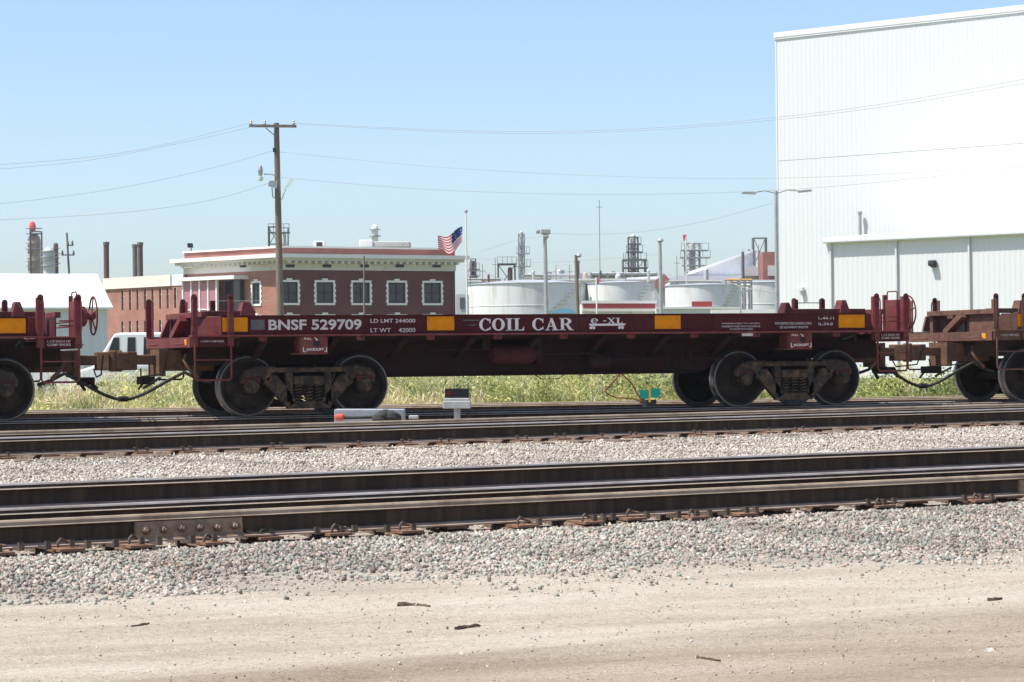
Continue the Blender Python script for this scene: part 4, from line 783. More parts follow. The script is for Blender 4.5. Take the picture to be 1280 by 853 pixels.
def depot():
    C0, CR, CL = W(355, 454, 190), W(570, 452, 197.2), W(232, 456, 197.6)
    FR, FL = Frame(C0, CR), Frame(CL, C0); g = GZ
    back = CR+(CL-C0)
    r_ = empty('brick_office', ((C0.x+back.x)/2, (C0.y+back.y)/2, g), 'two-storey red brick office with white cornice and flat roof', 'building')
    z = lambda y: FR.px(356, y)[1]
    zcap, zpar, zc1, zc0, zfr = z(307.6), z(309.8), z(317.6), z(324.5), z(337.5)
    def px_hole(F, x0, x1, y0, y1): a, b_ = F.px(x0, y1), F.px(x1, y0); return (a[0], b_[0], a[1], b_[1])
    HR = []
    for xc in (361.5, 406, 451.5, 496, 540.5): HR.append(px_hole(FR, xc-10.5, xc+10.5, 353, 379))
    hz0, hz1 = HR[1][2], HR[1][3]; HR = [(h[0], h[1], hz0, hz1) for h in HR]
    low = [(h[0], h[1], hz0-2.58, hz1-2.58) for h in HR]
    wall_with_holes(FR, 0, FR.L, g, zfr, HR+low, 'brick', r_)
    for h in HR+low: window(FR, *h, r_)
    HL = [px_hole(FL, 316, 325, 352, 379)]; HL = [(HL[0][0], HL[0][1], hz0, hz1)]; HL.append((.9, 1.6, hz0, hz1))
    lowL = [(HL[0][0], HL[0][1], hz0-2.58, hz1-2.58)]
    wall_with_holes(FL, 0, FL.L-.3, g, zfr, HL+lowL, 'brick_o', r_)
    for h in HL+lowL: window(FL, *h, r_)
    b = MB(); FB = Frame(back, CL); FS = Frame(CR, back); FB.box(b, .0, FB.L, -.3, 0, g, zfr); FS.box(b, 0, FS.L-.3, -.3, 0, g, zfr); b.build('rear_wall', M['brick'], r_)
    cs = [C0, CR, back, CL]; cen = (C0+back)/2
    def slab(off, z0, z1, m, name, par=r_):
        b = MB(); P = []
        for c in cs:
            d = (c-cen); d.z = 0; P.append(c+d*(off/d.length*1.35))
        b.hexa([(p.x, p.y, z0) for p in P], [(p.x, p.y, z1) for p in P]); return b.build(name, M[m], par)
    slab(.06, zfr, zc0, 'cornice', 'frieze'); corn = slab(.85, zc0+.12, zc1, 'trim', 'cornice'); slab(.55, zc0-.1, zc0+.119, 'cornice', 'cornice_bed', corn)
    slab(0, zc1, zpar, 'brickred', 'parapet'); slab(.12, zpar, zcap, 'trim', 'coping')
    for F in (FR, FL):
        a = .2
        while a < F.L:
            b = MB(); F.box(b, a, a+.18, .0, .62, zc0-.12-.18, zc0-.101); b.build('cornice_bracket', M['cornice'], corn); a += .55
    for F, xs in ((FR, (362, 408, 455, 499, 545)), (FL, (250, 305))):
        for x in xs: a, zz = F.px(x, 333); b = MB(); F.box(b, a-.35, a+.35, .1, .13, zz-.09, zz+.12); b.build('frieze_vent', M['dark'], r_)
    # glazed bay on the left face
    a0, a1 = FL.px(243, 370)[0], FL.px(310, 370)[0]; zt, zb = FL.px(270, 351)[1], FL.px(270, 393)[1]
    b = MB(); FL.box(b, a0-.3, a1+.1, 0, 1.5, zt, zt+.28); bay = b.build('glazed_bay', M['trim'], r_)
    b = MB(); FL.box(b, a0, a1-.4, 0, 1.2, g, zb); b.build('bay_base', M['brick_o'], bay)
    am_ = FL.px(285, 370)[0]
    n_ = 4
    for i in range(n_):
        s0 = a0+(am_-a0)*i/n_; s1 = a0+(am_-a0)*(i+1)/n_; b = MB(); FL.box(b, s0+.07, s1-.07, 1.1, 1.13, zb+.4, zt-.06); b.build('pane', M['pink'], bay); b = MB(); FL.box(b, s0+.07, s1-.07, 1.1, 1.13, zb+.02, zb+.32); b.build('pane', M['pink'], bay)
        b = MB(); FL.box(b, s0-.07, s0+.07, 1.05, 1.2, zb, zt); b.build('mullion', M['trim'], bay)
    b = MB(); FL.box(b, am_-.07, am_+.07, 1.0, 1.2, zb, zt); FL.box(b, a0, am_, 1.08, 1.18, zb+.32, zb+.4); b.build('mullion', M['trim'], bay)
    b = MB(); FL.box(b, am_+.08, a1-.5, .3, .34, zb, zt); b.build('pane', M['glass'], bay)
    b = MB(); FL.box(b, a1-.5, a1-.4, 0, .4, zb, zt); b.build('corner_post', M['dark'], bay)
    # rooftop gear
    b = MB(); p = W(42*0+239, 312, 200); b.tube([(p.x, p.y, zcap-.2), (p.x, p.y, zcap+.45)], .04, 6); b.hexa([(p.x-.25, p.y-.1, zcap+.4), (p.x+.15, p.y-.1, zcap+.4), (p.x+.15, p.y+.15, zcap+.4), (p.x-.25, p.y+.15, zcap+.4)], [(p.x-.3, p.y-.1, zcap+.75), (p.x+.1, p.y-.1, zcap+.75), (p.x+.1, p.y+.15, zcap+.75), (p.x-.3, p.y+.15, zcap+.75)]); b.build('roof_floodlight', M['dark'], r_)
    def roofbox(x0, x1, y0, D, m, name, dep=2.0): b = MB(); px_box(b, x0, x1, y0, 309, D, dep); return b.build(name, M[m], r_, bev=.05)
    roofbox(392, 406, 301.5, 204, 'trim', 'roof_hatch', 1.2); roofbox(395.5, 403, 303, 203.95, 'dark', 'hatch_louvre', .03)
    roofbox(449, 512, 302, 206, 'cornice', 'plant_room', 3); roofbox(449, 466, 300, 205.8, 'trim', 'plant_room', 2); 
depot()
def annex():
    p, q = W(133, 457, 207.5), W(231, 456, 198.8); F = Frame(p, q); g = GZ; L_ = F.L
    r_ = empty('brick_annex', F.at(L_/2, -4, g), 'orange brick annex with cream fascia and two rows of slit windows', 'building')
    zt, zc = F.px(180, 345.5)[1], F.px(180, 359.5)[1]; H = []
    for i in range(8):
        xc = 153.3+9.42*i
        for y0, y1 in ((362, 387), (401, 424)): a, c = F.px(xc-1.4, y1), F.px(xc+1.4, y0); H.append((a[0], c[0], F.px(180, y1)[1], F.px(180, y0)[1]))
    wall_with_holes(F, 0, L_, g, zc, H, 'brick_o', r_, .3)
    for h in H: b = MB(); F.box(b, h[0], h[1], -.25, -.23, h[2], h[3]); w_ = b.build('window', M['glass'], r_); b = MB(); F.box(b, h[1], h[1]+.035, -.2, .02, h[2], h[3]); F.box(b, h[0], h[1], -.2, -.15, h[3]-.5, h[3]-.4); b.build('frame', M['trim'], w_)
    b = MB(); F.box(b, -.15, L_-1.7, -8, .15, zc, zt); b.build('fascia', M['cream'], r_); b = MB(); F.box(b, L_-1.69, L_, -8, .05, zc, zt); b.build('fascia', M['metal_grey'], r_)
    b = MB(); F.box(b, 0, L_, -8, -.31, g, zc-.01); b.build('core', M['brick_o'], r_)
annex()
def warehouse():
    a = R(40.8); e = RT*math.cos(a)-FW*math.sin(a); C0 = W(973.5, 447, 150); F = Frame(C0, C0+e*60); g = GZ; zt = F.px(971.5, 41)[1]
    r_ = empty('white_warehouse', F.at(30, -15, g), 'tall white ribbed metal warehouse filling the right edge', 'building')
    def ribbed(F, a0, a1, z0, z1, sp, dep, name, par):
        b = MB(); pts = []; x = a0
        while x < a1: pts += [(x, 0), (x+sp*.55, 0), (x+sp*.65, dep), (x+sp*.9, dep)]; x += sp
        pts.append((a1, 0)); vs = [F.at(p[0], p[1], z0) for p in pts]+[F.at(p[0], p[1], z1) for p in pts]; n = len(pts)
        b.add(vs, [(i, i+1, n+i+1, n+i) for i in range(n-1)]); F.box(b, a0, a1, -.4, -.01, z0, z1); return b.build(name, M['metal_white'], par)
    zm = zt*.62
    ribbed(F, 0, 60, g, zm, .31, .009, 'wall_panel', r_); ribbed(F, 0, 60, zm+.02, zt-.4, .31, .009, 'wall_panel', r_)
    b = MB(); F.box(b, -.05, 60, -30, .08, zt-.4, zt); b.build('roof_edge', M['roof_white'], r_)
    b = MB(); F.box(b, -.05, 60, .081, .11, zt-.3, zt-.25); b.build('gutter', M['metal_grey'], r_)
    b = MB(); F.box(b, 0, .3, -30, -.41, g, zt-.41); F.box(b, .3, 60, -30, -29.7, g, zt-.41); F.box(b, 59.7, 60, -29.7, -.41, g, zt-.41); b.build('rear_wall', M['metal_white'], r_)
    b = MB(); F.box(b, 0, .1, .002, .03, g, zt-.41); b.build('corner_trim', M['metal_white'], r_)
    # lean-to
    c = F.px(1037, 446, 8)[0]; z1 = F.px(1037, 297.5, 8.3)[1]; F2 = Frame(F.at(c, 8, 0), F.at(60, 8, 0)); L_ = F2.L
    lt = ribbed(F2, 0, L_, g, z1-.25, .31, .009, 'lean_to', r_)
    b = MB(); b.hexa([F2.at(-.15, .3, z1-.3), F2.at(L_, .3, z1-.3), F2.at(L_, -7.7, z1+.35), F2.at(-.15, -7.7, z1+.35)], [F2.at(-.15, .3, z1), F2.at(L_, .3, z1), F2.at(L_, -7.7, z1+.6), F2.at(-.15, -7.7, z1+.6)]); b.build('lean_to_roof', M['roof_white'], lt)
    b = MB(); F2.box(b, -.15, L_, .301, .38, z1-.24, z1-.14); b.build('gutter', M['metal_grey'], lt)
    b = MB(); F2.box(b, -.2, 0, -7.9, 0, g, z1-.3); b.build('end_wall', M['metal_white'], lt)
    for x in (1040, 1122, 1213): s_ = F2.px(x, 350)[0]; b = MB(); F2.box(b, s_-.05, s_+.05, .05, .16, g, z1-.3); b.build('downspout', M['downspout'], lt)
    s_, z_ = F2.px(1168, 330); b = MB(); F2.box(b, s_-.18, s_+.18, .05, .35, z_-.12, z_+.18); b.hexa([F2.at(s_-.18, .38, z_-.02), F2.at(s_+.18, .38, z_-.02), F2.at(s_+.18, .05, z_-.2), F2.at(s_-.18, .05, z_-.2)], [F2.at(s_-.18, .36, z_+.1), F2.at(s_+.18, .36, z_+.1), F2.at(s_+.18, .04, z_-.1), F2.at(s_-.18, .04, z_-.1)]); b.build('wall_lamp', M['dark'], lt, bev=.02)
    s_, z_ = F.px(1004, 362); b = MB(); F.box(b, s_-.15, s_+.15, .05, .3, z_-.1, z_+.12); F.box(b, s_-.08, s_+.05, .05, .2, z_-.35, z_-.11); b.build('wall_lamp', M['downspout'], r_, bev=.02)
    s_, z_ = F.px(1078.5, 268); z0 = F.px(1078.5, 292)[1]; b = MB(); b.tube([F.at(s_, .3, z0-.8), F.at(s_, .3, z_)], .09, 10); b.lathe([(.09, z_), (.14, z_+.02), (.14, z_+.15), (.02, z_+.22)], F.at(s_, .3, 0), 'z', 10); b.build('vent_pipe', M['galv'], r_)
warehouse()
# ------------------------------------------------------------------ poles and wires
def utility_pole():
    D = 120; t, bt = W(345.5, 154, D), W(351.5, 455, D); g = GZ; d = (bt-t)/(bt.z-t.z); base = t+d*(g-t.z)
    r_ = empty('utility_pole', base, 'tall weathered wooden utility pole with crossarm and lamps', 'utility pole')
    b = MB(); b.tube([base, t], .2, 12, r2=.13); b.build('post', M['pole_wood'], r_)
    b = MB(); p, q = W(311.5, 157.5, D-.2), W(370.5, 158, D-.2); b.bar(p, q, .12, .13); arm = b.build('crossarm', M['pole_wood'], r_)
    b = MB(); b.bar(W(332, 160, D-.25), W(345, 171, D-.25), .05, .05); b.build('arm_brace', M['pole_wood'], arm)
    for x in (314, 331, 367): b = MB(); p = W(x, 156, D-.2); b.lathe([(.03, -.05), (.05, .02), (.07, .06), (.04, .12), (.06, .16), (.02, .22)], p, 'z', 10); b.build('insulator', M['galv'], arm)
    b = MB(); b.tube([W(347, 222, D), W(340, 218, D-.2), W(330, 218, D-.4)], .03, 6); b.lathe([(.05, 0), (.1, .1), (.13, .3), (.08, .5), (.02, .55)], W(325.5, 221, D-.4), 'z', 12); l = b.build('street_lamp', M['galv'], r_); b = MB(); b.lathe([(.02, -.22), (.12, -.18), (.15, -.02), (.05, .0)], W(325.5, 221, D-.4), 'z', 12); b.build('lens', M['lampglass'], l)
    b = MB(); b.hexa([W(335, 233, D-.5), W(346, 236, D-.5), W(346, 236, D-.1), W(335, 233, D-.1)], [W(337, 226, D-.5), W(347, 226, D-.5), W(347, 226, D-.1), W(337, 226, D-.1)]); b.tube([W(340, 235, D-.3), W(341, 246, D-.2), W(348, 251, D)], .03, 6); b.build('floodlight', M['alu'], r_)
    b = MB(); b.hexa([W(354.5, 236, D-.5), W(359, 237, D-.5), W(359, 237, D-.1), W(354.5, 236, D-.1)], [W(364, 222, D-.5), W(369, 225, D-.5), W(369, 225, D-.1), W(364, 222, D-.1)]); b.tube([W(357, 236, D-.3), W(353, 248, D-.2), W(350, 252, D)], .03, 6); b.build('floodlight', M['lampglass'], r_)
    b = MB(); px_box(b, 341, 344.5, 185, 190, D-.3, .2); b.build('bracket', M['dark'], r_)
utility_pole()
def wire(label, pts, r_=.007):
    """pts: (x, y, D); smooth curve through them"""
    P = [W(*p) for p in pts]; out = []
    for i in range(len(P)-1):
        p0, p1, p2, p3 = P[max(i-1, 0)], P[i], P[i+1], P[min(i+2, len(P)-1)]
        for k in range(8): t = k/8; out.append(.5*((2*p1)+(p2-p0)*t+(2*p0-5*p1+4*p2-p3)*t*t+(3*p1-p0-3*p2+p3)*t**3))
    out.append(P[-1]); b = MB(); b.tube(out, r_, 4); tag(b.build('overhead_wire', M['wire']), label, 'wire', 'overhead wires')
wire('upper of the two wires from the left tip of the crossarm to the left edge', [(313, 154, 120), (200, 182, 116), (100, 198, 112), (-60, 210, 108)])
wire('wire from the crossarm middle sloping to the left edge', [(331, 155, 120), (230, 178, 117), (100, 202, 113), (-60, 216, 109)])
wire('wire leaving the pole below the crossarm towards the left', [(344, 188, 120), (250, 214, 117), (120, 240, 113), (-60, 262, 109)], .007)
wire('lowest wire leaving the pole lamps towards the left edge', [(343, 227, 120), (260, 251, 117), (140, 267, 113), (-60, 278, 109)])
wire('upper of the two wires from the right tip of the crossarm past the warehouse', [(367, 154, 120), (600, 164, 116), (790, 161.5, 112), (970, 147, 108), (1130, 126, 105), (1340, 88, 102)])
wire('lower of the two wires from the right tip of the crossarm past the warehouse', [(367, 155, 119.8), (600, 166.5, 115), (790, 164, 111), (970, 150, 107), (1130, 130, 104), (1340, 94, 101)])
wire('thin wire from below the crossarm across the sky to the warehouse', [(347, 190, 120), (560, 210, 116), (780, 221, 112), (970, 223, 108), (1150, 215, 105), (1340, 199, 102)], .006)
wire('lowest long wire from the pole lamps across the warehouse front', [(352, 222, 120), (520, 236, 117), (720, 243, 113), (930, 240, 109), (1100, 228, 106), (1340, 201, 102)])
wire('wire dipping between the floodlight mast and the double street lamp', [(684, 292, 138), (740, 293, 136), (800, 290, 133), (880, 277, 130), (966, 254, 126)], .008)
wire('wire from the lamp mast to the refinery over the white tank', [(682, 295, 138), (640, 302, 150), (600, 315, 170)], .006)
wire('thin wire crossing the white shed roof to the brick annex', [(-40, 348, 118), (60, 366, 118), (150, 376, 119), (260, 376.5, 120), (350, 376, 120)], .008)
wire('thin wire sagging in front of the white storage tank', [(588, 333, 150), (640, 352, 150), (700, 353, 150), (760, 349, 150), (840, 344, 150)], .009)
wire('wire along the top of the white storage tanks', [(583, 322, 170), (660, 328, 165), (740, 325, 160), (826, 318, 152)], .008)
wire('slack wire falling from the double street lamp to the right tank', [(830, 352, 140), (900, 352, 136), (935, 361, 132), (970, 366, 126)], .02)
def mast(name, label, xt, yt, xb, D, r0, heads, wood=False, cat='street lamp'):
    t, bt = W(xt, yt, D), W(xb, 455, D); d = (bt-t)/(bt.z-t.z); base = t+d*(GZ-t.z); r_ = empty(name, base, label, cat)
    b = MB(); b.tube([base, t], r0, 10, r2=r0*.7); b.build('post', M['pole_wood'] if wood else M['galv'], r_)
    for kind, x0, y0, x1, y1 in heads:
        b = MB(); p, q = W(x0, y0, D), W(x1, y1, D)
        if kind == 'arm':
            m_ = (p+q)/2+Vector((0, 0, .12)); b.tube([p, m_, q], .035, 6); a = b.build('arm', M['galv'], r_); b = MB(); dd = (q-p).normalized(); b.hexa([q-dd*.1-FW*.1+Vector((0, 0, -.08)), q+dd*.6-FW*.1+Vector((0, 0, -.08)), q+dd*.6+FW*.1+Vector((0, 0, -.08)), q-dd*.1+FW*.1+Vector((0, 0, -.08))] if dd.dot(RT) > 0 else [q+dd*.6-FW*.1+Vector((0, 0, -.08)), q-dd*.1-FW*.1+Vector((0, 0, -.08)), q-dd*.1+FW*.1+Vector((0, 0, -.08)), q+dd*.6+FW*.1+Vector((0, 0, -.08))],
                [v+Vector((0, 0, .02)) for v in ([q-dd*.1-FW*.1, q+dd*.55-FW*.1, q+dd*.55+FW*.1, q-dd*.1+FW*.1] if dd.dot(RT) > 0 else [q+dd*.55-FW*.1, q-dd*.1-FW*.1, q-dd*.1+FW*.1, q+dd*.55+FW*.1])]); b.build('lamp_head', M['alu'], a)
        elif kind == 'flood': px_box(b, x0, x1, y0, y1, D-.2, .4); b.build('lamp_head', M['alu'], r_, bev=.06)
        elif kind == 'dome': b.lathe([(.1, 0), (abs(x1-x0)/2/mpx(D), .08), (abs(x1-x0)/2/mpx(D)*.8, (y1-y0)/mpx(D)*.6), (.05, (y1-y0)/mpx(D))], W((x0+x1)/2, y1, D), 'z', 12); b.build('lamp_head', M['alu'], r_)
mast('street_lamp', 'grey double-arm street lamp in front of the warehouse corner', 970, 239, 972, 125, .12, [('arm', 970, 242, 942, 241), ('arm', 970, 242, 1000, 239)])
mast('floodlight_mast', 'tall pale mast with box floodlights in front of the white tank', 681, 287, 684.5, 138, .14, [('flood', 676, 286, 688, 293), ('flood', 679, 293.5, 686, 298), ('flood', 670, 287, 675, 292)])
mast('leaning_pole', 'dark leaning wooden pole with small lamp left of the tanks', 720, 319, 724.5, 140, .13, [('dome', 720, 316, 727, 322)], True, 'pole')
mast('dome_lamp_post', 'grey lamp post with white dome head standing before the tanks', 825, 302, 827.5, 140, .13, [('dome', 821, 297, 830, 303)])
mast('thin_post', 'thin dark post rising in front of the brick office', 455, 320, 455.5, 150, .07, [], True, 'pole')
mast('short_lamp_post', 'short dark post between the tanks and the warehouse corner', 925.5, 348, 926, 140, .06, [('arm', 925.5, 368, 929, 366)], False)
def flag():
    D = 185; p = W(582.5, 266, D); base = Vector((p.x, p.y, GZ)); r_ = empty('flagpole', base, 'thin white flagpole beside the brick office', 'flagpole')
    b = MB(); b.tube([base, p], .09, 8, r2=.05); b.build('pole', M['trim'], r_); b = MB(); b.lathe([(.01, -.14), (.1, -.08), (.14, 0), (.1, .1), (.01, .14)], p+Vector((0, 0, .1)), 'z', 10); b.build('finial', M['alu'], r_)
    b = MB(); N, K = 26, 13; hoist0, hoist1 = W(578, 283, D), W(577.5, 304, D); fly0, fly1 = W(547, 297, D), W(548, 312.5, D)
    def S_(i, j):
        t, s_ = i/N, j/K; a = hoist0.lerp(hoist1, s_); c = fly0.lerp(fly1, s_); q = a.lerp(c, t); q = q+FW*(.25*math.sin(t*9+s_*1.5))+Vector((0, 0, .12*math.sin(t*8+s_)-.55*math.sin(t*math.pi)*(.35+.65*s_)*.9)); return q
    vs = [S_(i, j) for j in range(K+1) for i in range(N+1)]; fs = []; ms = []
    for j in range(K):
        for i in range(N): b.add([vs[j*(N+1)+i], vs[j*(N+1)+i+1], vs[(j+1)*(N+1)+i+1], vs[(j+1)*(N+1)+i]], [(0, 1, 2, 3)], 2 if (i < N*.42 and j < 7) else (0 if j % 2 == 0 else 1), True)
    tag(b.build('national_flag', [M['f_red'], M['f_white'], M['f_blue']]), 'striped red and white flag with blue starry corner flying left', 'flag')
flag()
# ------------------------------------------------------------------ tank farm and refinery
def tank(label, x0, x1, y, yroof, D, m='tank', roof='tankroof'):
    c = W((x0+x1)/2, 460, D+5); rad = (x1-x0)/2/mpx(D+3); zt = W((x0+x1)/2, y, D).z; r_ = empty('storage_tank', (c.x, c.y, GZ), label, 'tank', 'storage tanks')
    b = MB(); b.lathe([(rad, GZ), (rad, zt)], (c.x, c.y, 0), 'z', 64); sh = b.build('shell', M[m], r_)
    zr = W((x0+x1)/2, yroof, D+5).z; b = MB(); b.lathe([(rad+.08, zt), (rad+.08, zt+.06), (rad*.5, zt+(zr-zt)*.7), (.02, zr)], (c.x, c.y, 0), 'z', 64); b.build('roof', M[roof], r_)
    for k in (1, 2, 3): b = MB(); z = GZ+(zt-GZ)*k/4; b.lathe([(rad, z), (rad+.03, z+.01), (rad+.03, z+.05), (rad, z+.06)], (c.x, c.y, 0), 'z', 64); b.build('shell_seam', M[m], sh)
    b = MB()
    for k in range(26): a = TH*-1+R(-150+k*4.6); z = GZ+(zt-GZ)*k/25; b.box(c.x+(rad+.3)*math.cos(a)-.2, c.x+(rad+.3)*math.cos(a)+.2, c.y+(rad+.3)*math.sin(a)-.2, c.y+(rad+.3)*math.sin(a)+.2, z, z+.06)
    tag(b.build('stair', M['galv'], r_), kind='stuff')
tank('broad white storage tank with grey cone roof beside the flagpole', 584, 738, 354.5, 349.5, 240)
tank('white storage tank above the low red-banded building', 735, 815, 353, 351, 238)
tank('white storage tank left of the short dark post', 832, 926, 356, 354, 236, 'tank', 'tankroof')
tank('cream storage tank behind the double street lamp', 908, 1010, 353, 351.5, 262, 'tank', 'tankroof')
def block(name, label, x0, x1, y0, D, m, dep=6, extra=None, cat='building', ybot=None):
    p = W((x0+x1)/2, 460, D); r_ = empty(name, (p.x, p.y, GZ), label, cat); b = MB(); q0, q1 = W(x0, 460, D), W(x1, 460, D); zt = W((x0+x1)/2, y0, D).z
    d = FW*dep; P = [q0, q1, q1+d, q0+d]; b.hexa([(v.x, v.y, GZ) for v in P], [(v.x, v.y, zt) for v in P]); b.build('wall', M[m], r_)
    if extra:
        for nm, a0, a1, c0, c1, mm, off in extra: b = MB(); px_box(b, a0, a1, c0, c1, D-off, off+.3 if off < .5 else off); b.build(nm, M[mm], r_)
    return r_
block('pump_house', 'low pale building with red band below the second tank', 728, 820, 379, 215, 'tank', 8, [('red_band', 729, 819, 379.5, 385.5, 'redpaint', .1), ('coping', 727, 821, 376, 379.5, 'trim', .2), ('base_band', 728, 890, 386, 389.5, 'cream', .25), ('air_unit', 822, 828, 374, 384, 'galv', .3)])
block('low_white_building', 'low white flat building beside the red-banded one', 821, 925, 386, 213, 'metal_white', 8, [('red_band', 865, 890, 377, 383.5, 'redpaint', .1), ('coping', 820, 926, 384, 386.2, 'trim', .2)])
block('white_wall', 'plain white wall at the foot of the right tank', 890, 974, 387, 190, 'roof_white', .6, None, 'wall')
b_ = block('blue_roof_hut', 'small hut with light blue gable roof below the white tank', 688, 722, 391, 200, 'metal_grey', 4)
b = MB(); p = [W(685, 391.5, 199.6), W(725, 391.5, 199.6), W(712, 386, 199.6), W(700, 385.5, 199.6)]; b.hexa([*p[:2], p[1]+FW*5, p[0]+FW*5], [p[3], p[2], p[2]+FW*5, p[3]+FW*5]); b.build('roof', M['bluepaint'], b_)
# long shed with sloped conveyor roof behind the tanks
def sloped():
    D = 300; P = lambda x, y, k=0: W(x, y, D+k)
    p = P(895, 460); r_ = empty('conveyor_shed', (p.x, p.y, GZ), 'grey shed with long white sloping roof behind the tanks', 'building')
    b = MB(); b.prism([(857, 345), (945, 345), (945, 314), (940, 313), (862, 341)], lambda x, y, t: P(x, y, 8*t)); b.build('wall', M['metal_grey'], r_)
    b = MB(); b.prism([(858, 343.5), (862, 339.5), (941, 312), (946, 313.5), (941, 315), (864, 343)], lambda x, y, t: P(x, y, -.6+9*t)); b.build('roof', M['roof_white'], r_)
    b = MB(); b.prism([(782, 350), (962, 350), (960, 344.5), (845, 345), (784, 347)], lambda x, y, t: P(x, y, -3+8*t)); b.build('long_roof', M['roof_white'], r_)
    b = MB(); b.prism([(786, 356), (962, 356), (962, 350), (786, 350)], lambda x, y, t: P(x, y, -2.6+6*t)); b.build('long_wall', M['tankroof'], r_)
    b = MB(); b.prism([(929, 345), (955, 345), (955, 339), (941, 331), (930, 338)], lambda x, y, t: P(x, y, -5+4*t)); b.build('dormer', M['metal_white'], r_)
    b = MB(); b.prism([(819, 360), (838, 360), (838, 350), (830, 342), (820, 350)], lambda x, y, t: P(x, y, -12+4*t)); b.build('brick_gable', M['brickred'], r_)
sloped()
block('brick_tower', 'small red brick tower beside the warehouse corner', 955, 975, 315, 290, 'brickred', 6, [('window', 960, 969, 332, 345, 'cornice', .1)])
def lattice(name, label, x0, x1, y0, D, bays, m='dark', r0=.09, vessel=None, plats=(), cat='refinery tower'):
    p = W((x0+x1)/2, 460, D); r_ = empty(name, (p.x, p.y, GZ), label, cat, 'refinery structures'); w_ = (x1-x0)/mpx(D); zt = W((x0+x1)/2, y0, D).z; c = Vector((p.x, p.y, 0))
    b = MB(); cs = [c+RT*sx*w_/2+FW*sy*w_/2 for sx, sy in ((-1, -1), (1, -1), (1, 1), (-1, 1))]
    for k in cs: b.bar((k.x, k.y, GZ), (k.x, k.y, zt), r0, r0)
    for i in range(bays+1):
        z = zt-(zt-GZ)*.7*i/bays
        for k in range(4):
            a, e = cs[k], cs[(k+1) % 4]; b.bar((a.x, a.y, z), (e.x, e.y, z), r0*.8, r0*.8)
            if i < bays: z2 = zt-(zt-GZ)*.7*(i+1)/bays; b.bar((a.x, a.y, z), (e.x, e.y, z2), r0*.6, r0*.6)
    b.build('frame', M[m], r_)
    if vessel:
        b = MB(); rv, y1, mm = vessel; zv = W((x0+x1)/2, y1, D).z; rr = rv/mpx(D); b.lathe([(rr, GZ), (rr, zv-rr*.7), (rr*.8, zv-rr*.3), (rr*.3, zv), (.02, zv+.05)], c, 'z', 18); b.build('vessel', M[mm], r_)
    for (xa, xb, yy) in plats:
        b = MB(); z = W(xa, yy, D).z; a, e = W(xa, yy, D), W(xb, yy, D); b.hexa([a-FW*w_*.6, e-FW*w_*.6, e+FW*w_*.6, a+FW*w_*.6], [v+Vector((0, 0, .15)) for v in (a-FW*w_*.6, e-FW*w_*.6, e+FW*w_*.6, a+FW*w_*.6)])
        for k in range(5): q = a.lerp(e, k/4)-FW*w_*.6; b.bar(q, q+Vector((0, 0, 1.1)), .06, .06)
        q0, q1 = a-FW*w_*.6+Vector((0, 0, 1.1)), e-FW*w_*.6+Vector((0, 0, 1.1)); b.bar(q0, q1, .06, .06); b.build('platform', M[m], r_)
    return r_
lattice('refinery_tower', 'slim pale refinery tower with pointed top right of the flag', 650, 657, 293, 380, 9, 'galv', .16, (2.2, 289, 'vessel'), ((646, 662, 318), (645, 663, 334)))
lattice('refinery_tower', 'refinery tower with white vessel inside dark scaffolding', 787, 799, 297, 380, 8, 'fardark', .14, (3.6, 293, 'vessel'), ((785, 801, 306), (783, 803, 316), (779, 808, 326)))
lattice('steel_frame', 'wide dark scaffold frame at the foot of the white-vessel tower', 780, 808, 325, 378, 3, 'fardark', .16, None, ((779, 809, 336),))
lattice('steel_frame', 'open dark steel frame holding a pale drum left of the slim tower', 624, 645, 331, 385, 3, 'fardark', .2, None, ((622, 646, 331),))
lattice('refinery_tower', 'pale process tower with stacked platforms and slanting chutes', 858, 876, 305, 370, 6, 'galv', .14, (4, 303, 'vessel'), ((851, 885, 314), (850, 887, 323), (853, 882, 333)))
lattice('steel_frame', 'small dark steel frame standing on the brick tower', 943, 959, 298, 300, 3, 'fardark', .13, None)
lattice('steel_frame', 'dark scaffold tower rising behind the wooden utility pole', 338, 350, 284, 300, 6, 'fardark', .13, None, ((336, 362, 292),))
lattice('steel_frame', 'short grey scaffold right of the wooden utility pole', 352, 362, 285, 302, 6, 'galv', .1, (2.5, 290, 'vessel'))
lattice('refinery_tower', 'thin dark tower just right of the flagpole', 590, 596, 324, 380, 5, 'fardark', .12, (2.2, 326, 'stack'), ((587, 599, 338), (586, 600, 346)))
def column(name, label, xc, y0, D, wpx, m, bands=(), cap=None, cat='stack', group='refinery structures', taper=1.0):
    p = W(xc, 460, D); zt = W(xc, y0, D).z; rr = wpx/2/mpx(D); r_ = empty(name, (p.x, p.y, GZ), label, cat, group)
    b = MB(); pr = [(rr/taper, GZ), (rr, zt)] if cap != 'dome' else [(rr, GZ), (rr, zt-rr), (rr*.85, zt-rr*.5), (rr*.5, zt-rr*.15), (.02, zt)]
    b.lathe(pr, (p.x, p.y, 0), 'z', 20); b.build('shell', M[m], r_)
    if cap == 'rim': b = MB(); b.lathe([(rr, zt-.35), (rr+.05, zt-.33), (rr+.05, zt-.02), (rr, zt)], (p.x, p.y, 0), 'z', 20); b.build('rim', M['fardark'], r_)
    for y in bands: b = MB(); z = W(xc, y, D).z; b.lathe([(rr, z), (rr+.3, z), (rr+.3, z+.12), (rr, z+.12)], (p.x, p.y, 0), 'z', 20); b.lathe([(rr+.26, z+.8), (rr+.3, z+.8), (rr+.3, z+.86), (rr+.26, z+.86)], (p.x, p.y, 0), 'z', 20); b.build('platform', M['galv'], r_)
    return r_
column('smokestack', 'single brown smokestack above the white shed corner', 134.5, 302.5, 270, 6.8, 'stack', (), 'rim')
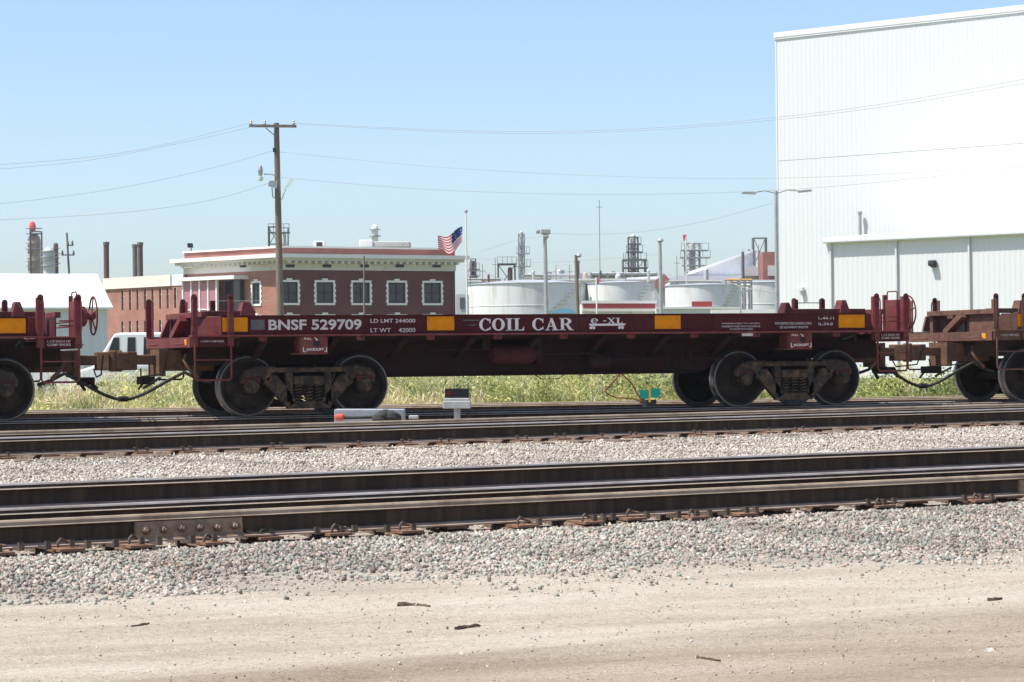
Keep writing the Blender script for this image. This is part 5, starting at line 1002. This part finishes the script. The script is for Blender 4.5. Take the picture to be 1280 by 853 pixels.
column('smokestack', 'darker shorter stack of the pair behind the annex', 170.3, 305.5, 268, 6.2, 'fardark', (), 'rim'); column('smokestack', 'taller brown stack of the pair behind the annex', 177, 303, 275, 6.4, 'stack', (), 'rim')
v_ = column('process_vessel', 'tall rust-stained refinery column with red top at the far left', 44.5, 292, 360, 16, 'copper', (293, 312, 334), 'dome', 'vessel')
b = MB(); p = W(40.5, 283, 360); b.lathe([(.1, -.9), (.4, -.7), (.5, 0), (.35, .5), (.05, .7)], p, 'z', 10); b.build('warning_beacon', M['redflag'], v_)
b = MB(); p = W(38, 289, 358.5); b.bar((p.x, p.y, GZ), p, .25, .25); q = W(52, 290, 358.5); b.bar((q.x, q.y, GZ), q, .2, .2); b.bar(p, q, .2, .2)
for y in (300, 308, 316, 324, 332): b.bar(W(38, y, 358.5), W(34.5, y, 358.5), .15, .15)
b.build('ladder_frame', M['fardark'], v_)
column('process_vessel', 'bulging silver vessel beside the rust-stained column', 63, 309, 356, 15, 'vessel', (322, 333), 'dome', 'vessel')
column('process_vessel', 'slim dark column behind the silver vessel', 71.5, 303.5, 362, 6, 'stack', (318, 330), 'dome', 'vessel')
column('process_vessel', 'white domed vessel on the brick office skyline', 470.5, 281, 300, 8.5, 'trim', (296,), 'dome', 'vessel')
column('drum', 'brown drum hanging in the open steel frame', 639, 334, 384, 6, 'stack', (), 'dome', 'drum')
column('smokestack', 'short brown stack beside the leaning pole', 722.8, 326, 300, 6, 'stack', (), 'rim')
column('process_vessel', 'low dark vessel on the tank skyline left of the scaffold tower', 768, 339, 360, 5, 'fardark', (), 'dome', 'vessel')
column('process_vessel', 'dark bulging vessel near the flagpole foot', 593, 342, 372, 11, 'stack', (346,), 'dome', 'vessel')
block('plant_block', 'pale flat plant block on the skyline between the tanks', 655, 790, 346, 330, 'metal_white', 6, [('duct', 680, 690, 340, 346, 'galv', .3), ('duct', 700, 706, 338, 346, 'galv', .3), ('duct', 737, 742, 341, 346, 'galv', .3)])
block('white_hut', 'white building corner between the brick office and the flagpole', 571, 586, 368, 210, 'metal_white', 5, [('dark_opening', 575, 581, 372, 386, 'fardark', .05)])
def steel_pole():
    D = 240; r_ = empty('power_pole', (W(86, 460, D).x, W(86, 460, D).y, GZ), 'thin power pole with short arms beside the refinery columns', 'power pole')
    b = MB(); t = W(83.5, 291, D); q = W(86.5, 345, D); b.tube([Vector((q.x, q.y, GZ)), q, t], .13, 8, r2=.09); b.build('post', M['fardark'], r_)
    for y, x0, x1 in ((319, 77, 93), (307, 84, 91.5)):
        b = MB(); b.bar(W(x0, y, D-.2), W(x1, y, D-.2), .12, .12)
        for x in (x0+1, x1-1): p = W(x, y, D-.2); b.lathe([(.08, 0), (.12, .15), (.08, .35), (.02, .5)], p, 'z', 8)
        b.build('crossarm', M['fardark'], r_)
steel_pole()
def pennant(label, x, y, D, xp, yt):
    b = MB(); p = W(xp, yt, D); r_ = empty('marker_flag', (p.x, p.y, GZ), label, 'flag', 'red marker flags'); b.tube([(p.x, p.y, GZ), p], .06, 6); b.build('pole', M['trim'], r_)
    b = MB(); a = [W(x-2.5, y-4, D), W(x+2.5, y-4.5, D), W(x+1.5, y+1, D), W(x-1.5, y+4.5, D)]; b.add(a+[v+FW*.03 for v in a], [(3, 2, 1, 0), (4, 5, 6, 7), (0, 1, 5, 4), (1, 2, 6, 5), (2, 3, 7, 6), (3, 0, 4, 7)]); b.build('cloth', M['redflag'], r_)
pennant('small red flag on a thin pole before the tanks', 747.5, 352.5, 190, 745.5, 347); pennant('small red flag high beside the process tower', 856, 298, 260, 857.5, 296)

# ------------------------------------------------------------------ plant clutter on the skyline
def pipe_rack(label, x0, x1, ytop, D, n, pipes):
    p = W((x0+x1)/2, 460, D); r_ = empty('pipe_rack', (p.x, p.y, GZ), label, 'pipe rack', 'refinery structures'); zt = W((x0+x1)/2, ytop, D).z
    for i in range(n+1):
        a = W(x0+(x1-x0)*i/n, 460, D); b = MB(); b.bar((a.x, a.y, GZ), (a.x, a.y, zt), .2, .2); q = a+FW*2; b.bar((q.x, q.y, GZ), (q.x, q.y, zt), .2, .2); b.bar((a.x, a.y, zt-.3), (q.x, q.y, zt-.3), .2, .2); b.build('bent', M['galv'], r_)
    for k, (dy, rr, m) in enumerate(pipes):
        a, c = W(x0, ytop+dy, D+.4*k), W(x1, ytop+dy, D+.4*k); b = MB(); b.tube([a, c], rr, 8); b.build('pipe', M[m], r_)
pipe_rack('long pipe rack with pale pipes above the broad white tank', 655, 738, 343, 300, 7, ((1, .16, 'galv'), (2.5, .1, 'vessel'), (4, .2, 'roof_white'), (5.5, .12, 'copper')))
pipe_rack('pipe rack between the second tank and the brick gable', 740, 822, 341, 310, 8, ((1, .12, 'vessel'), (3, .2, 'galv'), (5, .14, 'copper'), (6.5, .18, 'roof_white')))
pipe_rack('low pipe rack with yellowish supports on the right tank', 908, 940, 350, 255, 4, ((0, .1, 'amber'), (3, .1, 'galv'), (7, .14, 'cream')))
pipe_rack('pipe rack beside the flagpole foot', 586, 626, 349, 330, 4, ((0, .14, 'galv'), (2, .12, 'copper'), (4, .14, 'vessel')))
rnd = random.Random(3)
for lab, x, y, wd, mm in (('short pale vent left of the floodlight mast', 668, 338, 4, 'vessel'), ('stubby white vent right of the floodlight mast', 700, 337, 5, 'roof_white'), ('rusty drum on the roofs right of the leaning pole', 733, 340, 6, 'copper'),
        ('small dark vent beside the small red flag', 752, 338, 3, 'fardark'), ('white drum left of the scaffold tower foot', 774, 342, 7, 'tank'), ('pale vent right of the scaffold tower', 812, 337, 3.5, 'vessel'),
        ('brown stub stack left of the slim refinery tower', 612, 343, 3, 'stack'), ('silver drum at the foot of the slim refinery tower', 664, 341, 6, 'vessel'), ('pale silo beside the process tower', 884, 335, 6, 'vessel'), ('dark vent on the sloping white roof', 930, 314, 4, 'fardark'), ('second dark vent near the top of the sloping white roof', 938, 311.5, 4, 'fardark')):
    column('roof_vent', lab, x, y, 290+rnd.uniform(-6, 30), wd, mm, (), 'dome', 'vent', 'refinery structures')
for lab, x, y in (('thin mast behind the leaning pole', 712, 331), ('hair-thin aerial above the second tank', 749, 250), ('thin mast left of the scaffold tower', 782, 318), ('thin mast right of the dome lamp post', 846, 320), ('thin mast close to the open steel frame', 619, 322), ('thin mast beside the thin dark tower', 603, 330), ('thin mast left of the small steel frame', 948, 306), ('thin pole at the dark tower foot', 588, 330), ('short mast above the long pipe rack', 695, 331)):
    p = W(x, y, 280); b = MB(); b.tube([(p.x, p.y, GZ), p], .05, 6, r2=.03); b.bar(p-RT*.35-Vector((0, 0, .8)), p+RT*.35-Vector((0, 0, .8)), .05, .05); tag(b.build('thin_mast', M['fardark']), lab, 'mast', 'refinery structures')

block('low_shed', 'long pale grey shed filling the gap behind the second tank', 690, 836, 350.5, 292, 'tank', 8, [('roof_edge', 689, 837, 348.5, 350.6, 'roof_white', .2), ('door', 818, 826, 362, 392, 'metal_grey', .06)])
block('low_shed', 'pale shed behind the right tanks next to the warehouse corner', 838, 972, 352, 280, 'metal_grey', 8, [('roof_edge', 837, 973, 350, 352.1, 'roof_white', .2)])
block('low_shed', 'narrow grey shed left of the broad tank behind the flagpole', 583, 600, 352, 300, 'metal_grey', 6, [('roof_edge', 582, 601, 350.5, 352.1, 'roof_white', .2)])
# ------------------------------------------------------------------ air
hz = MB(); hz.box(-700, 1200, -60, 1500, -3, 32); ho = hz.build('haze', M['trim']); ho.data.materials.clear(); tag(ho, 'thin pale summer haze over the whole yard', 'haze', kind='stuff')
hm = bpy.data.materials.new('haze_air'); hm.use_nodes = True; hn = hm.node_tree; hn.nodes.remove(hn.nodes['Principled BSDF'])
pv = hn.nodes.new('ShaderNodeVolumePrincipled'); pv.inputs['Color'].default_value = (.9, .95, 1, 1); pv.inputs['Density'].default_value = .0002; pv.inputs['Anisotropy'].default_value = .3
hn.links.new(pv.outputs[0], hn.nodes['Material Output'].inputs['Volume']); ho.data.materials.append(hm)
